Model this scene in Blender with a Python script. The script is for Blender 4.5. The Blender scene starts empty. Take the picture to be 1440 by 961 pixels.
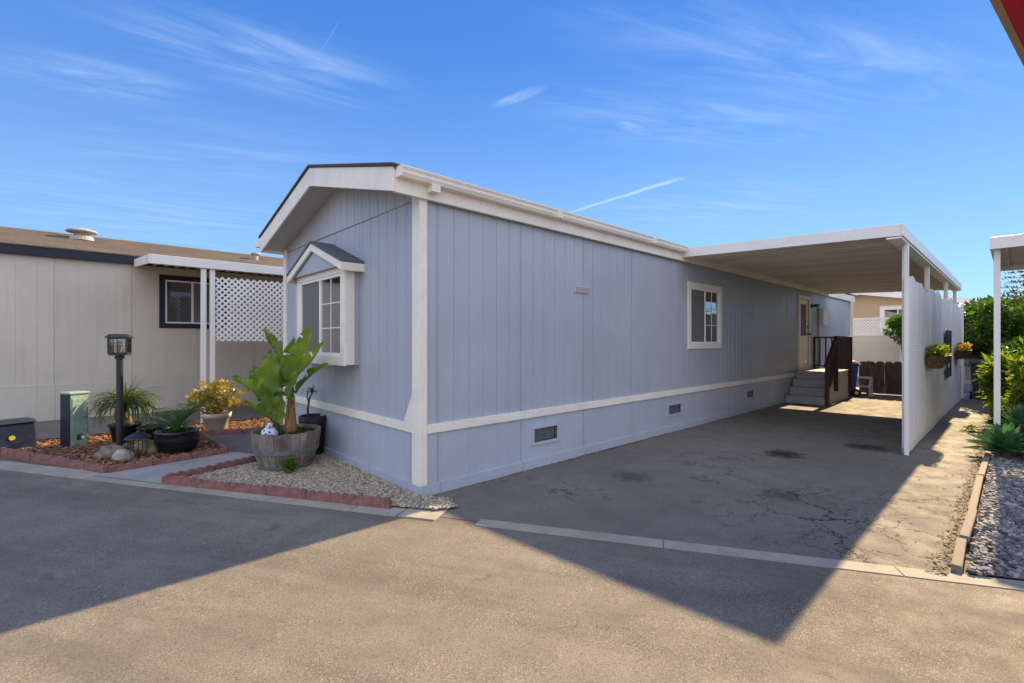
import bpy, bmesh, math, random
from mathutils import Vector, Matrix, noise as mnoise
random.seed(7)
R = math.radians
sc = bpy.context.scene
col = sc.collection
PI = math.pi

# ------------------------------------------------------------------ frames
A = R(43.13)                                   # direction of the home's long axis
CX, CY = -0.935, 4.86                          # near corner of the home
U = Vector((math.cos(A), math.sin(A), 0)); V = Vector((-math.sin(A), math.cos(A), 0))
def H(s, t, z=0.0):
    return Vector((CX + s*U.x + t*V.x, CY + s*U.y + t*V.y, z))
def K(x, off=0.0):                             # line of the road edge; off = metres towards the home
    return (x + off*0.287, 4.10 - 0.30*x + off*0.958)

# ------------------------------------------------------------------ tagging
def tag(o, label=None, cat=None, group=None, kind=None):
    if label: o['label'] = label
    if cat: o['category'] = cat
    if group: o['group'] = group
    if kind: o['kind'] = kind
    return o
def thing(name, label, cat, loc=(0,0,0), rz=0.0, group=None):
    o = bpy.data.objects.new(name, None); col.objects.link(o)
    o.empty_display_size = 0.1
    o.location = loc; o.rotation_euler = (0,0,rz)
    return tag(o, label, cat, group)
def copy_tree(o, parent=None):
    c = o.copy(); col.objects.link(c)
    if parent: c.parent = parent
    for ch in list(o.children): copy_tree(ch, c)
    return c

# ------------------------------------------------------------------ mesh builder
class MB:
    def __init__(s): s.v=[]; s.f=[]; s.m=[]; s.mi=0
    def add(s, vs, fs):
        b=len(s.v); s.v += [tuple(p) for p in vs]
        for f in fs: s.f.append(tuple(b+i for i in f)); s.m.append(s.mi)
    def hexa(s, p):       # 0-3 bottom ring, 4-7 top ring
        s.add(p, [(3,2,1,0),(4,5,6,7),(0,1,5,4),(1,2,6,5),(2,3,7,6),(3,0,4,7)])
    def box(s, x0,x1,y0,y1,z0,z1):
        s.hexa([(x0,y0,z0),(x1,y0,z0),(x1,y1,z0),(x0,y1,z0),(x0,y0,z1),(x1,y0,z1),(x1,y1,z1),(x0,y1,z1)])
    def bm(s, fn, a0,a1,z0,z1,d0,d1):   # box on a wall: along a, up z, outward d
        s.hexa([fn(a0,z0,d0),fn(a1,z0,d0),fn(a1,z0,d1),fn(a0,z0,d1),fn(a0,z1,d0),fn(a1,z1,d0),fn(a1,z1,d1),fn(a0,z1,d1)])
    def obox(s, c, ax, ay, az):         # oriented box with half-vectors
        c=Vector(c); ax=Vector(ax); ay=Vector(ay); az=Vector(az)
        s.hexa([c-ax-ay-az,c+ax-ay-az,c+ax+ay-az,c-ax+ay-az,c-ax-ay+az,c+ax-ay+az,c+ax+ay+az,c-ax+ay+az])
    def bar(s, p, q, w, h, up=(0,0,1)):
        p=Vector(p); q=Vector(q); d=(q-p); L=d.length; d.normalize()
        upv=Vector(up)
        if abs(d.dot(upv))>.98: upv=Vector((0,1,0))
        x=d.cross(upv).normalized(); y=x.cross(d).normalized()
        s.obox((p+q)/2, d*L/2, x*w/2, y*h/2)
    def prism(s, poly, ex, fn=None):    # poly: list of 3D points; ex: extrusion vector
        n=len(poly); P=[Vector(p) for p in poly]; e=Vector(ex)
        s.add(P+[p+e for p in P], [tuple(range(n-1,-1,-1)), tuple(range(n,2*n))]+[(i,(i+1)%n,n+(i+1)%n,n+i) for i in range(n)])
    def tube(s, pts, r, n=8, cap=True):
        P=[Vector(p) for p in pts]
        if not isinstance(r,(list,tuple)): r=[r]*len(P)
        b=len(s.v); prev=None
        for i,p in enumerate(P):
            d=(P[min(i+1,len(P)-1)]-P[max(i-1,0)]).normalized()
            if prev is None:
                up=Vector((0,0,1)) if abs(d.z)<.95 else Vector((1,0,0))
                x=d.cross(up).normalized()
            else:
                x=(prev-d*prev.dot(d)).normalized()
            prev=x; y=d.cross(x)
            for k in range(n):
                a=2*PI*k/n
                s.v.append(tuple(p+(x*math.cos(a)+y*math.sin(a))*r[i]))
        for i in range(len(P)-1):
            for k in range(n):
                s.f.append((b+i*n+k,b+i*n+(k+1)%n,b+(i+1)*n+(k+1)%n,b+(i+1)*n+k)); s.m.append(s.mi)
        if cap:
            s.f.append(tuple(b+k for k in range(n-1,-1,-1))); s.m.append(s.mi)
            e=b+(len(P)-1)*n; s.f.append(tuple(e+k for k in range(n))); s.m.append(s.mi)
    def lathe(s, prof, n=24, c=(0,0,0), sx=1, sy=1):
        b=len(s.v)
        for r,z in prof:
            for k in range(n):
                a=2*PI*k/n; s.v.append((c[0]+r*math.cos(a)*sx, c[1]+r*math.sin(a)*sy, c[2]+z))
        for i in range(len(prof)-1):
            for k in range(n):
                s.f.append((b+i*n+k,b+i*n+(k+1)%n,b+(i+1)*n+(k+1)%n,b+(i+1)*n+k)); s.m.append(s.mi)
        if prof[0][0]>1e-4: s.f.append(tuple(b+k for k in range(n-1,-1,-1))); s.m.append(s.mi)
        if prof[-1][0]>1e-4:
            e=b+(len(prof)-1)*n; s.f.append(tuple(e+k for k in range(n))); s.m.append(s.mi)
    def blob(s, c, rad, seed=0, amp=.18, n=16, m=10, flat=0.0):
        b=len(s.v)
        for i in range(m+1):
            th=PI*i/m
            for k in range(n):
                a=2*PI*k/n
                d=Vector((math.sin(th)*math.cos(a),math.sin(th)*math.sin(a),math.cos(th)))
                q=1+amp*mnoise.noise(d*1.4+Vector((seed*3.1,seed*1.7,seed)))+amp*.35*mnoise.noise(d*4+Vector((seed,seed*2.3,9)))
                s.v.append((c[0]+d.x*rad[0]*q,c[1]+d.y*rad[1]*q,max(c[2]+d.z*rad[2]*q,flat)))
        for i in range(m):
            for k in range(n):
                s.f.append((b+i*n+k,b+(i+1)*n+k,b+(i+1)*n+(k+1)%n,b+i*n+(k+1)%n)); s.m.append(s.mi)
    def siding(s, fn, a0, a1, z0, z1, sp=.205, holes=(), gw=.007, gd=.007, off=0.0):
        zt = z1 if callable(z1) else (lambda a: z1)
        br=set([a0,a1]); dep={}
        g=a0+off if off else a0+sp
        def put(a,d):
            a=round(a,5); br.add(a); dep[a]=d
        while g < a1-gw*1.5:
            put(g-gw,0); put(g-gw*.5,-gd); put(g+gw*.5,-gd); put(g+gw,0); g+=sp
        for h in holes: br.add(round(h[0],5)); br.add(round(h[1],5))
        if callable(z1):
            mid=2.075
            br.add(mid)
        xs=sorted(br)
        keys=sorted(dep)
        def dd(a):
            if a in dep: return dep[a]
            lo=[k for k in keys if k<a]; hi=[k for k in keys if k>a]
            if lo and hi:
                l,h=lo[-1],hi[0]; return dep[l]+(dep[h]-dep[l])*(a-l)/(h-l)
            return 0.0
        for l,r in zip(xs[:-1],xs[1:]):
            if r-l<1e-6: continue
            m=(l+r)/2; seg=[(z0,None)]
            cuts=sorted([(h[2],h[3]) for h in holes if h[0]-1e-4<=m<=h[1]+1e-4])
            cur=z0; spans=[]
            for c0,c1 in cuts: spans.append((cur,c0,False)); cur=c1
            spans.append((cur,None,True))
            for zb,ze,last in spans:
                zl=zt(l) if last else ze; zr=zt(r) if last else ze
                s.add([fn(l,zb,dd(l)),fn(r,zb,dd(r)),fn(r,zr,dd(r)),fn(l,zl,dd(l))],[(0,1,2,3)])
    def build(s, name, mats, parent=None, smooth=False, recalc=True, bevel=0.0, seg=2, loc=None, rz=None):
        me=bpy.data.meshes.new(name); me.from_pydata(s.v,[],s.f)
        if not isinstance(mats,(list,tuple)): mats=[mats]
        for m in mats: me.materials.append(m)
        if len(mats)>1: me.polygons.foreach_set('material_index', s.m)
        if recalc:
            b=bmesh.new(); b.from_mesh(me); bmesh.ops.recalc_face_normals(b,faces=b.faces); b.to_mesh(me); b.free()
        if smooth: me.polygons.foreach_set('use_smooth',[True]*len(me.polygons))
        me.update()
        o=bpy.data.objects.new(name,me); col.objects.link(o)
        if parent: o.parent=parent
        if loc is not None: o.location=loc
        if rz is not None: o.rotation_euler=(0,0,rz)
        if bevel>0:
            md=o.modifiers.new('bevel','BEVEL'); md.width=bevel; md.segments=seg; md.limit_method='ANGLE'; md.angle_limit=R(40)
        return o

# ------------------------------------------------------------------ materials
class NT:
    """small helper to write shader node maths"""
    def __init__(s, tree): s.t=tree; s.n=tree.nodes; s.l=tree.links
    def node(s, typ, **kw):
        n=s.n.new(typ)
        for k,v in kw.items(): setattr(n,k,v)
        return n
    def link(s,a,b): s.l.new(a,b)
    def setin(s,sock,v):
        if hasattr(v,'is_linked') or isinstance(v,bpy.types.NodeSocket): s.l.new(v,sock)
        else: sock.default_value=v
    def math(s,op,a,b=None,c=None,clamp=False):
        n=s.n.new('ShaderNodeMath'); n.operation=op; n.use_clamp=clamp
        s.setin(n.inputs[0],a)
        if b is not None: s.setin(n.inputs[1],b)
        if c is not None: s.setin(n.inputs[2],c)
        return n.outputs[0]
    def ss(s,x,lo,hi,a=0.0,b=1.0):
        n=s.n.new('ShaderNodeMapRange'); n.interpolation_type='SMOOTHSTEP'
        s.setin(n.inputs['Value'],x); n.inputs['From Min'].default_value=lo; n.inputs['From Max'].default_value=hi
        n.inputs['To Min'].default_value=a; n.inputs['To Max'].default_value=b
        return n.outputs[0]
    def mix(s,f,a,b,mode='MIX'):
        n=s.n.new('ShaderNodeMix'); n.data_type='RGBA'; n.blend_type=mode; n.clamp_factor=True
        s.setin(n.inputs[0],f)
        for sock,v in ((n.inputs[6],a),(n.inputs[7],b)):
            if isinstance(v,(tuple,list)): sock.default_value=(v[0],v[1],v[2],1)
            else: s.l.new(v,sock)
        return n.outputs[2]
    def coord(s,scale=(1,1,1),rot=(0,0,0),loc=(0,0,0),kind='Object'):
        tc=s.n.new('ShaderNodeTexCoord'); mp=s.n.new('ShaderNodeMapping')
        mp.inputs['Scale'].default_value=scale; mp.inputs['Rotation'].default_value=rot; mp.inputs['Location'].default_value=loc
        s.l.new(tc.outputs[kind],mp.inputs['Vector']); return mp.outputs[0]
    def noise(s,vec,scale,detail=3,rough=.55,dist=0.0):
        n=s.n.new('ShaderNodeTexNoise'); n.inputs['Scale'].default_value=scale; n.inputs['Detail'].default_value=detail
        n.inputs['Roughness'].default_value=rough; n.inputs['Distortion'].default_value=dist
        s.l.new(vec,n.inputs['Vector']); return n.outputs[0]
    def voro(s,vec,scale,feature='F1',out='Distance',rand=1.0):
        n=s.n.new('ShaderNodeTexVoronoi'); n.feature=feature; n.inputs['Scale'].default_value=scale
        n.inputs['Randomness'].default_value=rand
        s.l.new(vec,n.inputs['Vector']); return n.outputs[out]
    def bump(s,h,strength=.3,dist=.01,prev=None):
        n=s.n.new('ShaderNodeBump'); n.inputs['Strength'].default_value=strength; n.inputs['Distance'].default_value=dist
        s.l.new(h,n.inputs['Height'])
        if prev is not None: s.l.new(prev,n.inputs['Normal'])
        return n.outputs[0]
    def island(s):
        return s.n.new('ShaderNodeNewGeometry').outputs['Random Per Island']
def newmat(name):
    m=bpy.data.materials.new(name); m.use_nodes=True
    t=NT(m.node_tree); b=t.n['Principled BSDF']
    return m,t,b
def sh(c,f): return tuple(max(0,x*f) for x in c)
def pmat(name, c, rough=.6, var=.10, vscale=3.0, fine=.06, fscale=60, bump=.15, bdist=.004, bscale=80, stretch=(1,1,1), dirt=None, dirtamt=0.0, spec=.4, metal=0.0):
    m,t,b=newmat(name)
    v=t.coord(scale=stretch)
    n1=t.noise(v,vscale,4); n2=t.noise(v,fscale,3)
    c1=t.mix(t.ss(n1,.3,.7),sh(c,1-var),sh(c,1+var))
    c2=t.mix(t.ss(n2,.35,.65),sh((1,1,1),1-fine),sh((1,1,1),1+fine*.0+0.0))
    base=t.mix(1.0,c1,c2,'MULTIPLY')
    if dirt:
        n3=t.noise(v,vscale*2.3,6,.65)
        base=t.mix(t.ss(n3,.52,.75,0,dirtamt),base,dirt)
    t.link(base,b.inputs['Base Color']); 
    t.link(t.ss(n1,.2,.8,max(0.02,rough-.08),min(1,rough+.08)),b.inputs['Roughness'])
    b.inputs['Specular IOR Level'].default_value=spec; b.inputs['Metallic'].default_value=metal
    if bump>0: t.link(t.bump(t.noise(v,bscale,3),bump,bdist),b.inputs['Normal'])
    return m
def leafmat(name, c1, c2, rough=.45, trans=.35, c3=None):
    m,t,b=newmat(name)
    isl=t.island()
    base=t.mix(isl,c1,c2)
    if c3:
        base=t.mix(t.ss(t.math('FRACT',t.math('MULTIPLY',isl,17.3)),.72,.8),base,c3)
    t.link(base,b.inputs['Base Color']); b.inputs['Roughness'].default_value=rough; b.inputs['Specular IOR Level'].default_value=.35
    tr=t.n.new('ShaderNodeBsdfTranslucent'); t.link(t.mix(1.0,base,(1.5,1.6,.7),'MULTIPLY'),tr.inputs['Color'])
    ad=t.n.new('ShaderNodeMixShader'); ad.inputs[0].default_value=trans
    t.link(b.outputs[0],ad.inputs[1]); t.link(tr.outputs[0],ad.inputs[2])
    t.link(ad.outputs[0],t.n['Material Output'].inputs['Surface'])
    return m

M={}
def siding_mat(name,c,groove_dark=.75):
    m,t,b=newmat(name)
    v=t.coord(); vs=t.coord(scale=(14,14,.9))
    n1=t.noise(v,.9,3); g=t.noise(vs,6,5,.6); n3=t.noise(v,5,5,.6)
    base=t.mix(t.ss(n1,.3,.7),sh(c,.94),sh(c,1.06))
    base=t.mix(t.ss(g,.35,.7,0,.16),base,sh(c,.72))
    base=t.mix(t.ss(n3,.6,.8,0,.10),base,sh(c,1.3))
    tc=t.n.new('ShaderNodeTexCoord'); sx=t.n.new('ShaderNodeSeparateXYZ'); t.link(tc.outputs['Object'],sx.inputs[0])
    al=t.math('ADD',sx.outputs[0],sx.outputs[1])
    pid=t.math('FLOOR',t.math('DIVIDE',t.math('SUBTRACT',al,.19),1.23)); wn=t.n.new('ShaderNodeTexWhiteNoise'); wn.noise_dimensions='1D'; t.link(pid,wn.inputs['W'])
    base=t.mix(t.ss(wn.outputs['Value'],0,1,0,.14),base,sh(c,.70))
    fr=t.math('FRACT',t.math('DIVIDE',t.math('SUBTRACT',al,.19),1.23)); seam=t.math('MINIMUM',fr,t.math('SUBTRACT',1.0,fr))
    base=t.mix(t.ss(seam,.003,.007,.55,0),base,sh(c,.35))
    streak=t.noise(t.coord(scale=(3.5,3.5,.22)),2.0,4,.6)
    base=t.mix(t.ss(streak,.52,.74,0,.20),base,(.34,.32,.30))
    t.link(base,b.inputs['Base Color']); t.link(t.ss(n3,.3,.7,.33,.52),b.inputs['Roughness']); b.inputs['Specular IOR Level'].default_value=.45
    wv=t.noise(t.coord(scale=(1,1,.35)),1.6,2); t.link(t.bump(wv,.35,.03,t.bump(g,.3,.004)),b.inputs['Normal']); return m
M['siding']=siding_mat('blue_grey_siding',(.415,.448,.508))
M['gable']=siding_mat('gable_siding',(.435,.460,.505))
M['skirt']=siding_mat('skirting_paint',(.440,.478,.548))
M['beige']=siding_mat('beige_siding',(.60,.55,.465))
M['tan']=siding_mat('tan_siding',(.55,.40,.23))
M['white']=pmat('white_trim_paint',(.86,.81,.71),.45,.05,2.5,.05,40,.12,.003,50,dirt=(.45,.40,.33),dirtamt=.22)
M['cream']=pmat('cream_soffit_paint',(.58,.55,.49),.55,.06,2,.05,40,.1,.003,60)
M['whitemetal']=pmat('white_enamel_metal',(.86,.83,.77),.35,.04,2,.03,50,.04,.002,30,dirt=(.5,.46,.4),dirtamt=.15)
M['vinyl']=pmat('white_vinyl',(.87,.85,.81),.4,.04,2,.03,50,.05,.002,40)
M['deck']=pmat('carport_pan',(.74,.67,.56),.45,.10,.8,.05,30,.05,.003,20,stretch=(3,.5,1),dirt=(.36,.30,.22),dirtamt=.35)
M['navy']=pmat('dark_navy_trim',(.014,.013,.030),.5,.15,3,.1,40,.1,.003,60)
M['soffit']=pmat('grey_soffit',(.52,.50,.48),.6,.06,3,.05,40,.1,.003,60)
M['black']=pmat('black_metal',(.018,.019,.024),.42,.2,6,.1,60,.1,.002,90,spec=.5)
M['brownwood']=pmat('dark_brown_paint',(.060,.032,.022),.5,.2,4,.15,40,.2,.003,70,stretch=(1,1,.3))
M['steps']=pmat('grey_step_paint',(.42,.41,.40),.6,.08,4,.1,60,.15,.003,90,dirt=(.28,.25,.22),dirtamt=.4)
M['oldwood']=pmat('weathered_fence_wood',(.16,.125,.10),.85,.35,3,.3,40,.5,.006,40,stretch=(6,6,.7),dirt=(.19,.15,.12),dirtamt=.6)
M['edgewood']=pmat('weathered_edging_timber',(.27,.225,.17),.85,.22,5,.25,60,.5,.006,60,stretch=(1,8,8),dirt=(.14,.10,.07),dirtamt=.5)
M['brick']=pmat('red_edging_concrete',(.255,.115,.105),.85,.25,9,.25,120,.5,.006,140,dirt=(.40,.24,.20),dirtamt=.6)
M['pot_black']=pmat('black_glazed_pot',(.010,.011,.014),.14,.3,6,.1,60,.06,.003,30,spec=.7)
M['pot_plastic']=pmat('black_plastic_pot',(.016,.016,.017),.5,.2,6,.1,60,.1,.002,60)
M['pot_beige']=pmat('cream_clay_pot',(.56,.50,.38),.6,.08,6,.08,60,.15,.003,60,dirt=(.3,.25,.18),dirtamt=.4)
M['soil']=pmat('dark_soil',(.035,.024,.016),.95,.4,12,.4,120,.8,.012,90)
M['rock_grey']=pmat('grey_brown_rock',(.24,.20,.16),.85,.3,7,.3,60,.6,.01,40,dirt=(.36,.33,.28),dirtamt=.7)
M['rock_tan']=pmat('tan_rock',(.34,.25,.15),.85,.3,7,.3,60,.6,.01,40,dirt=(.2,.15,.1),dirtamt=.6)
M['rock_white']=pmat('whitish_rock',(.44,.39,.36),.8,.2,7,.2,60,.6,.01,40)
M['green_metal']=pmat('pale_green_cabinet',(.26,.37,.31),.5,.15,6,.15,50,.1,.003,40,dirt=(.35,.40,.34),dirtamt=.35)
M['navy_box']=pmat('navy_cabinet',(.007,.016,.042),.5,.2,5,.1,50,.1,.003,40,dirt=(.02,.04,.07),dirtamt=.4)
M['bluebin']=pmat('blue_bin_plastic',(.010,.075,.36),.4,.1,4,.05,50,.08,.003,30)
M['greybin']=pmat('dark_grey_bin_plastic',(.050,.055,.068),.5,.1,4,.05,50,.08,.003,30)
M['rubber']=pmat('rubber',(.012,.012,.012),.8,.1,4,.05,50,.1,.003,30)
M['coir']=pmat('coir_liner',(.26,.135,.050),.95,.35,14,.4,90,1.0,.02,60,dirt=(.12,.06,.03),dirtamt=.5)
M['trunk']=pmat('brown_trunk',(.13,.085,.05),.9,.3,8,.3,60,.7,.01,30,stretch=(1,1,.3))
M['sheath']=pmat('dry_banana_sheath',(.34,.19,.085),.8,.35,10,.3,60,.6,.008,40,stretch=(1,1,.15),dirt=(.12,.07,.03),dirtamt=.6)
M['galv']=pmat('galvanised_hoop',(.26,.27,.30),.5,.2,8,.15,60,.1,.003,40,metal=.5,dirt=(.16,.12,.1),dirtamt=.4)
M['glassdark']=pmat('dark_interior',(.22,.21,.195),.9,.2,3,.1,30,0)
M['blind']=pmat('pale_blind',(.55,.54,.52),.7,.05,3,.03,30,0)
M['screen']=pmat('insect_screen',(.17,.165,.165),.8,.05,3,.1,300,0)
M['curtain']=pmat('pale_curtain',(.70,.66,.58),.8,.1,3,.03,30,0)
M['tanfascia']=pmat('tan_canopy_rim',(.34,.27,.17),.6,.1,6,.1,50,.1,.003,50)
M['red']=pmat('deep_red_canopy',(.42,.002,.026),.6,.1,3,.08,60,.1,.002,200)
M['ceramic']=None
# oak staves
def stave_mat():
    m,t,b=newmat('weathered_oak_staves')
    v=t.coord(scale=(9,9,1.0)); n=t.noise(v,5,5,.6); isl=t.island()
    base=t.mix(isl,(.155,.125,.105),(.33,.285,.24))
    base=t.mix(t.ss(n,.42,.68,0,.75),base,(.085,.062,.052))
    w=t.coord(); n2=t.noise(w,4,4,.6)
    base=t.mix(t.ss(n2,.52,.66,0,.6),base,(.10,.045,.045))
    t.link(base,b.inputs['Base Color']); b.inputs['Roughness'].default_value=.88
    t.link(t.bump(n,.5,.006),b.inputs['Normal']); return m
M['stave']=stave_mat()
def ceramic():
    m,t,b=newmat('blue_white_ceramic'); v=t.coord()
    n=t.voro(v,26); base=t.mix(t.ss(n,.34,.44),(.06,.10,.30),(.62,.66,.76))
    t.link(base,b.inputs['Base Color']); b.inputs['Roughness'].default_value=.15; return m
M['ceramic']=ceramic()
def glass(name,tint=(.9,.92,.93),boost=1.0):
    m,t,b=newmat(name); t.n.remove(b)
    tr=t.n.new('ShaderNodeBsdfTransparent'); tr.inputs[0].default_value=(*tint,1)
    gl=t.n.new('ShaderNodeBsdfGlossy'); gl.inputs['Roughness'].default_value=.02
    fr=t.n.new('ShaderNodeFresnel'); fr.inputs[0].default_value=1.5
    mx=t.n.new('ShaderNodeMixShader')
    t.link(t.math('MULTIPLY',fr.outputs[0],boost,clamp=True),mx.inputs[0]); t.link(tr.outputs[0],mx.inputs[1]); t.link(gl.outputs[0],mx.inputs[2])
    t.link(mx.outputs[0],t.n['Material Output'].inputs['Surface']); return m
M['glass']=glass('window_glass',(.86,.88,.89),3.6)
M['lampglass']=glass('seeded_lamp_glass',(.88,.90,.92),1.5)
def shingles(name,c1,c2,c3):
    m,t,b=newmat(name)
    v=t.coord()
    br=t.n.new('ShaderNodeTexBrick'); br.offset=.5
    br.inputs['Scale'].default_value=1; br.inputs['Brick Width'].default_value=.30; br.inputs['Row Height'].default_value=.14; br.inputs['Mortar Size'].default_value=.006
    br.inputs['Color1'].default_value=(*c1,1); br.inputs['Color2'].default_value=(*c2,1); br.inputs['Mortar'].default_value=(*c3,1)
    t.link(v,br.inputs['Vector']); n=t.noise(v,90,3); n1=t.noise(v,1.5,4)
    base=t.mix(t.ss(n,.35,.65,0,.45),br.outputs['Color'],c3)
    base=t.mix(t.ss(n1,.35,.7,0,.35),base,sh(c2,1.25))
    t.link(base,b.inputs['Base Color']); b.inputs['Roughness'].default_value=.92
    t.link(t.bump(n,.6,.006),b.inputs['Normal']); return m
M['shingle']=shingles('brown_shingles',(.135,.108,.078),(.175,.142,.105),(.08,.063,.05))
M['shingle_dark']=shingles('dark_shingles',(.075,.045,.04),(.10,.06,.052),(.04,.026,.024))
M['shingle_grey']=shingles('grey_shingles',(.105,.112,.135),(.135,.142,.165),(.065,.07,.085))

# leaves
M['banana']=None
def banana_mat():
    m,t,b=newmat('banana_leaf'); v=t.coord()
    uv=t.n.new('ShaderNodeUVMap').outputs[0]
    sx=t.n.new('ShaderNodeSeparateXYZ'); t.link(uv,sx.inputs[0])
    ribs=t.math('SINE',t.math('MULTIPLY',t.math('ADD',sx.outputs[1],t.math('MULTIPLY',t.math('ABSOLUTE',t.math('SUBTRACT',sx.outputs[0],.5)),-.22)),150))
    n=t.noise(v,7,3); n2=t.noise(v,2.2,2)
    base=t.mix(t.ss(n2,.35,.65),(.095,.175,.010),(.215,.295,.018))
    base=t.mix(t.ss(ribs,.0,1,0,.22),base,(.21,.30,.03))
    mid=t.math('ABSOLUTE',t.math('SUBTRACT',sx.outputs[0],.5))
    base=t.mix(t.ss(mid,.015,.035,.7,0.0),base,(.27,.36,.09))
    edge=t.math('ADD',t.math('MULTIPLY',mid,2.0),t.math('MULTIPLY',n,.35))
    base=t.mix(t.ss(edge,1.13,1.22),base,(.26,.17,.05))
    t.link(base,b.inputs['Base Color']); b.inputs['Roughness'].default_value=.38
    t.link(t.bump(ribs,.25,.003),b.inputs['Normal'])
    tr=t.n.new('ShaderNodeBsdfTranslucent'); t.link(t.mix(1.0,base,(1.7,1.8,.6),'MULTIPLY'),tr.inputs['Color'])
    ad=t.n.new('ShaderNodeMixShader'); ad.inputs[0].default_value=.38
    t.link(b.outputs[0],ad.inputs[1]); t.link(tr.outputs[0],ad.inputs[2]); t.link(ad.outputs[0],t.n['Material Output'].inputs['Surface'])
    return m
M['banana']=banana_mat()
M['leaf_strap']=leafmat('strap_leaf',(.022,.075,.012),(.070,.150,.020),c3=(.20,.14,.04))
M['leaf_palm']=leafmat('palm_leaflet',(.020,.095,.010),(.050,.160,.018))
M['leaf_jade']=leafmat('yellow_jade_leaf',(.32,.29,.045),(.52,.45,.09),.35,.25,c3=(.44,.22,.06))
M['leaf_dark']=leafmat('dark_green_leaf',(.022,.060,.010),(.065,.130,.020),.45,.3)
M['leaf_mid']=leafmat('mid_green_leaf',(.050,.115,.016),(.120,.200,.026),.45,.4)
M['leaf_yellow']=leafmat('yellow_green_leaf',(.13,.19,.020),(.27,.30,.035),.45,.4,c3=(.06,.13,.02))
M['leaf_orange']=leafmat('orange_tipped_leaf',(.28,.18,.03),(.42,.24,.04),.45,.4,c3=(.15,.17,.03))
M['leaf_blue']=leafmat('blue_green_succulent_leaf',(.040,.115,.055),(.085,.185,.095),.4,.2)
M['leaf_spike']=leafmat('brownish_spike_leaf',(.06,.07,.025),(.13,.10,.045),.5,.25)
M['stem']=pmat('green_stem',(.12,.17,.04),.6,.2,6,.1,50,.1,.003,40)
M['succ']=leafmat('ground_rosette_leaf',(.05,.12,.015),(.12,.20,.03),.4,.25)

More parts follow.
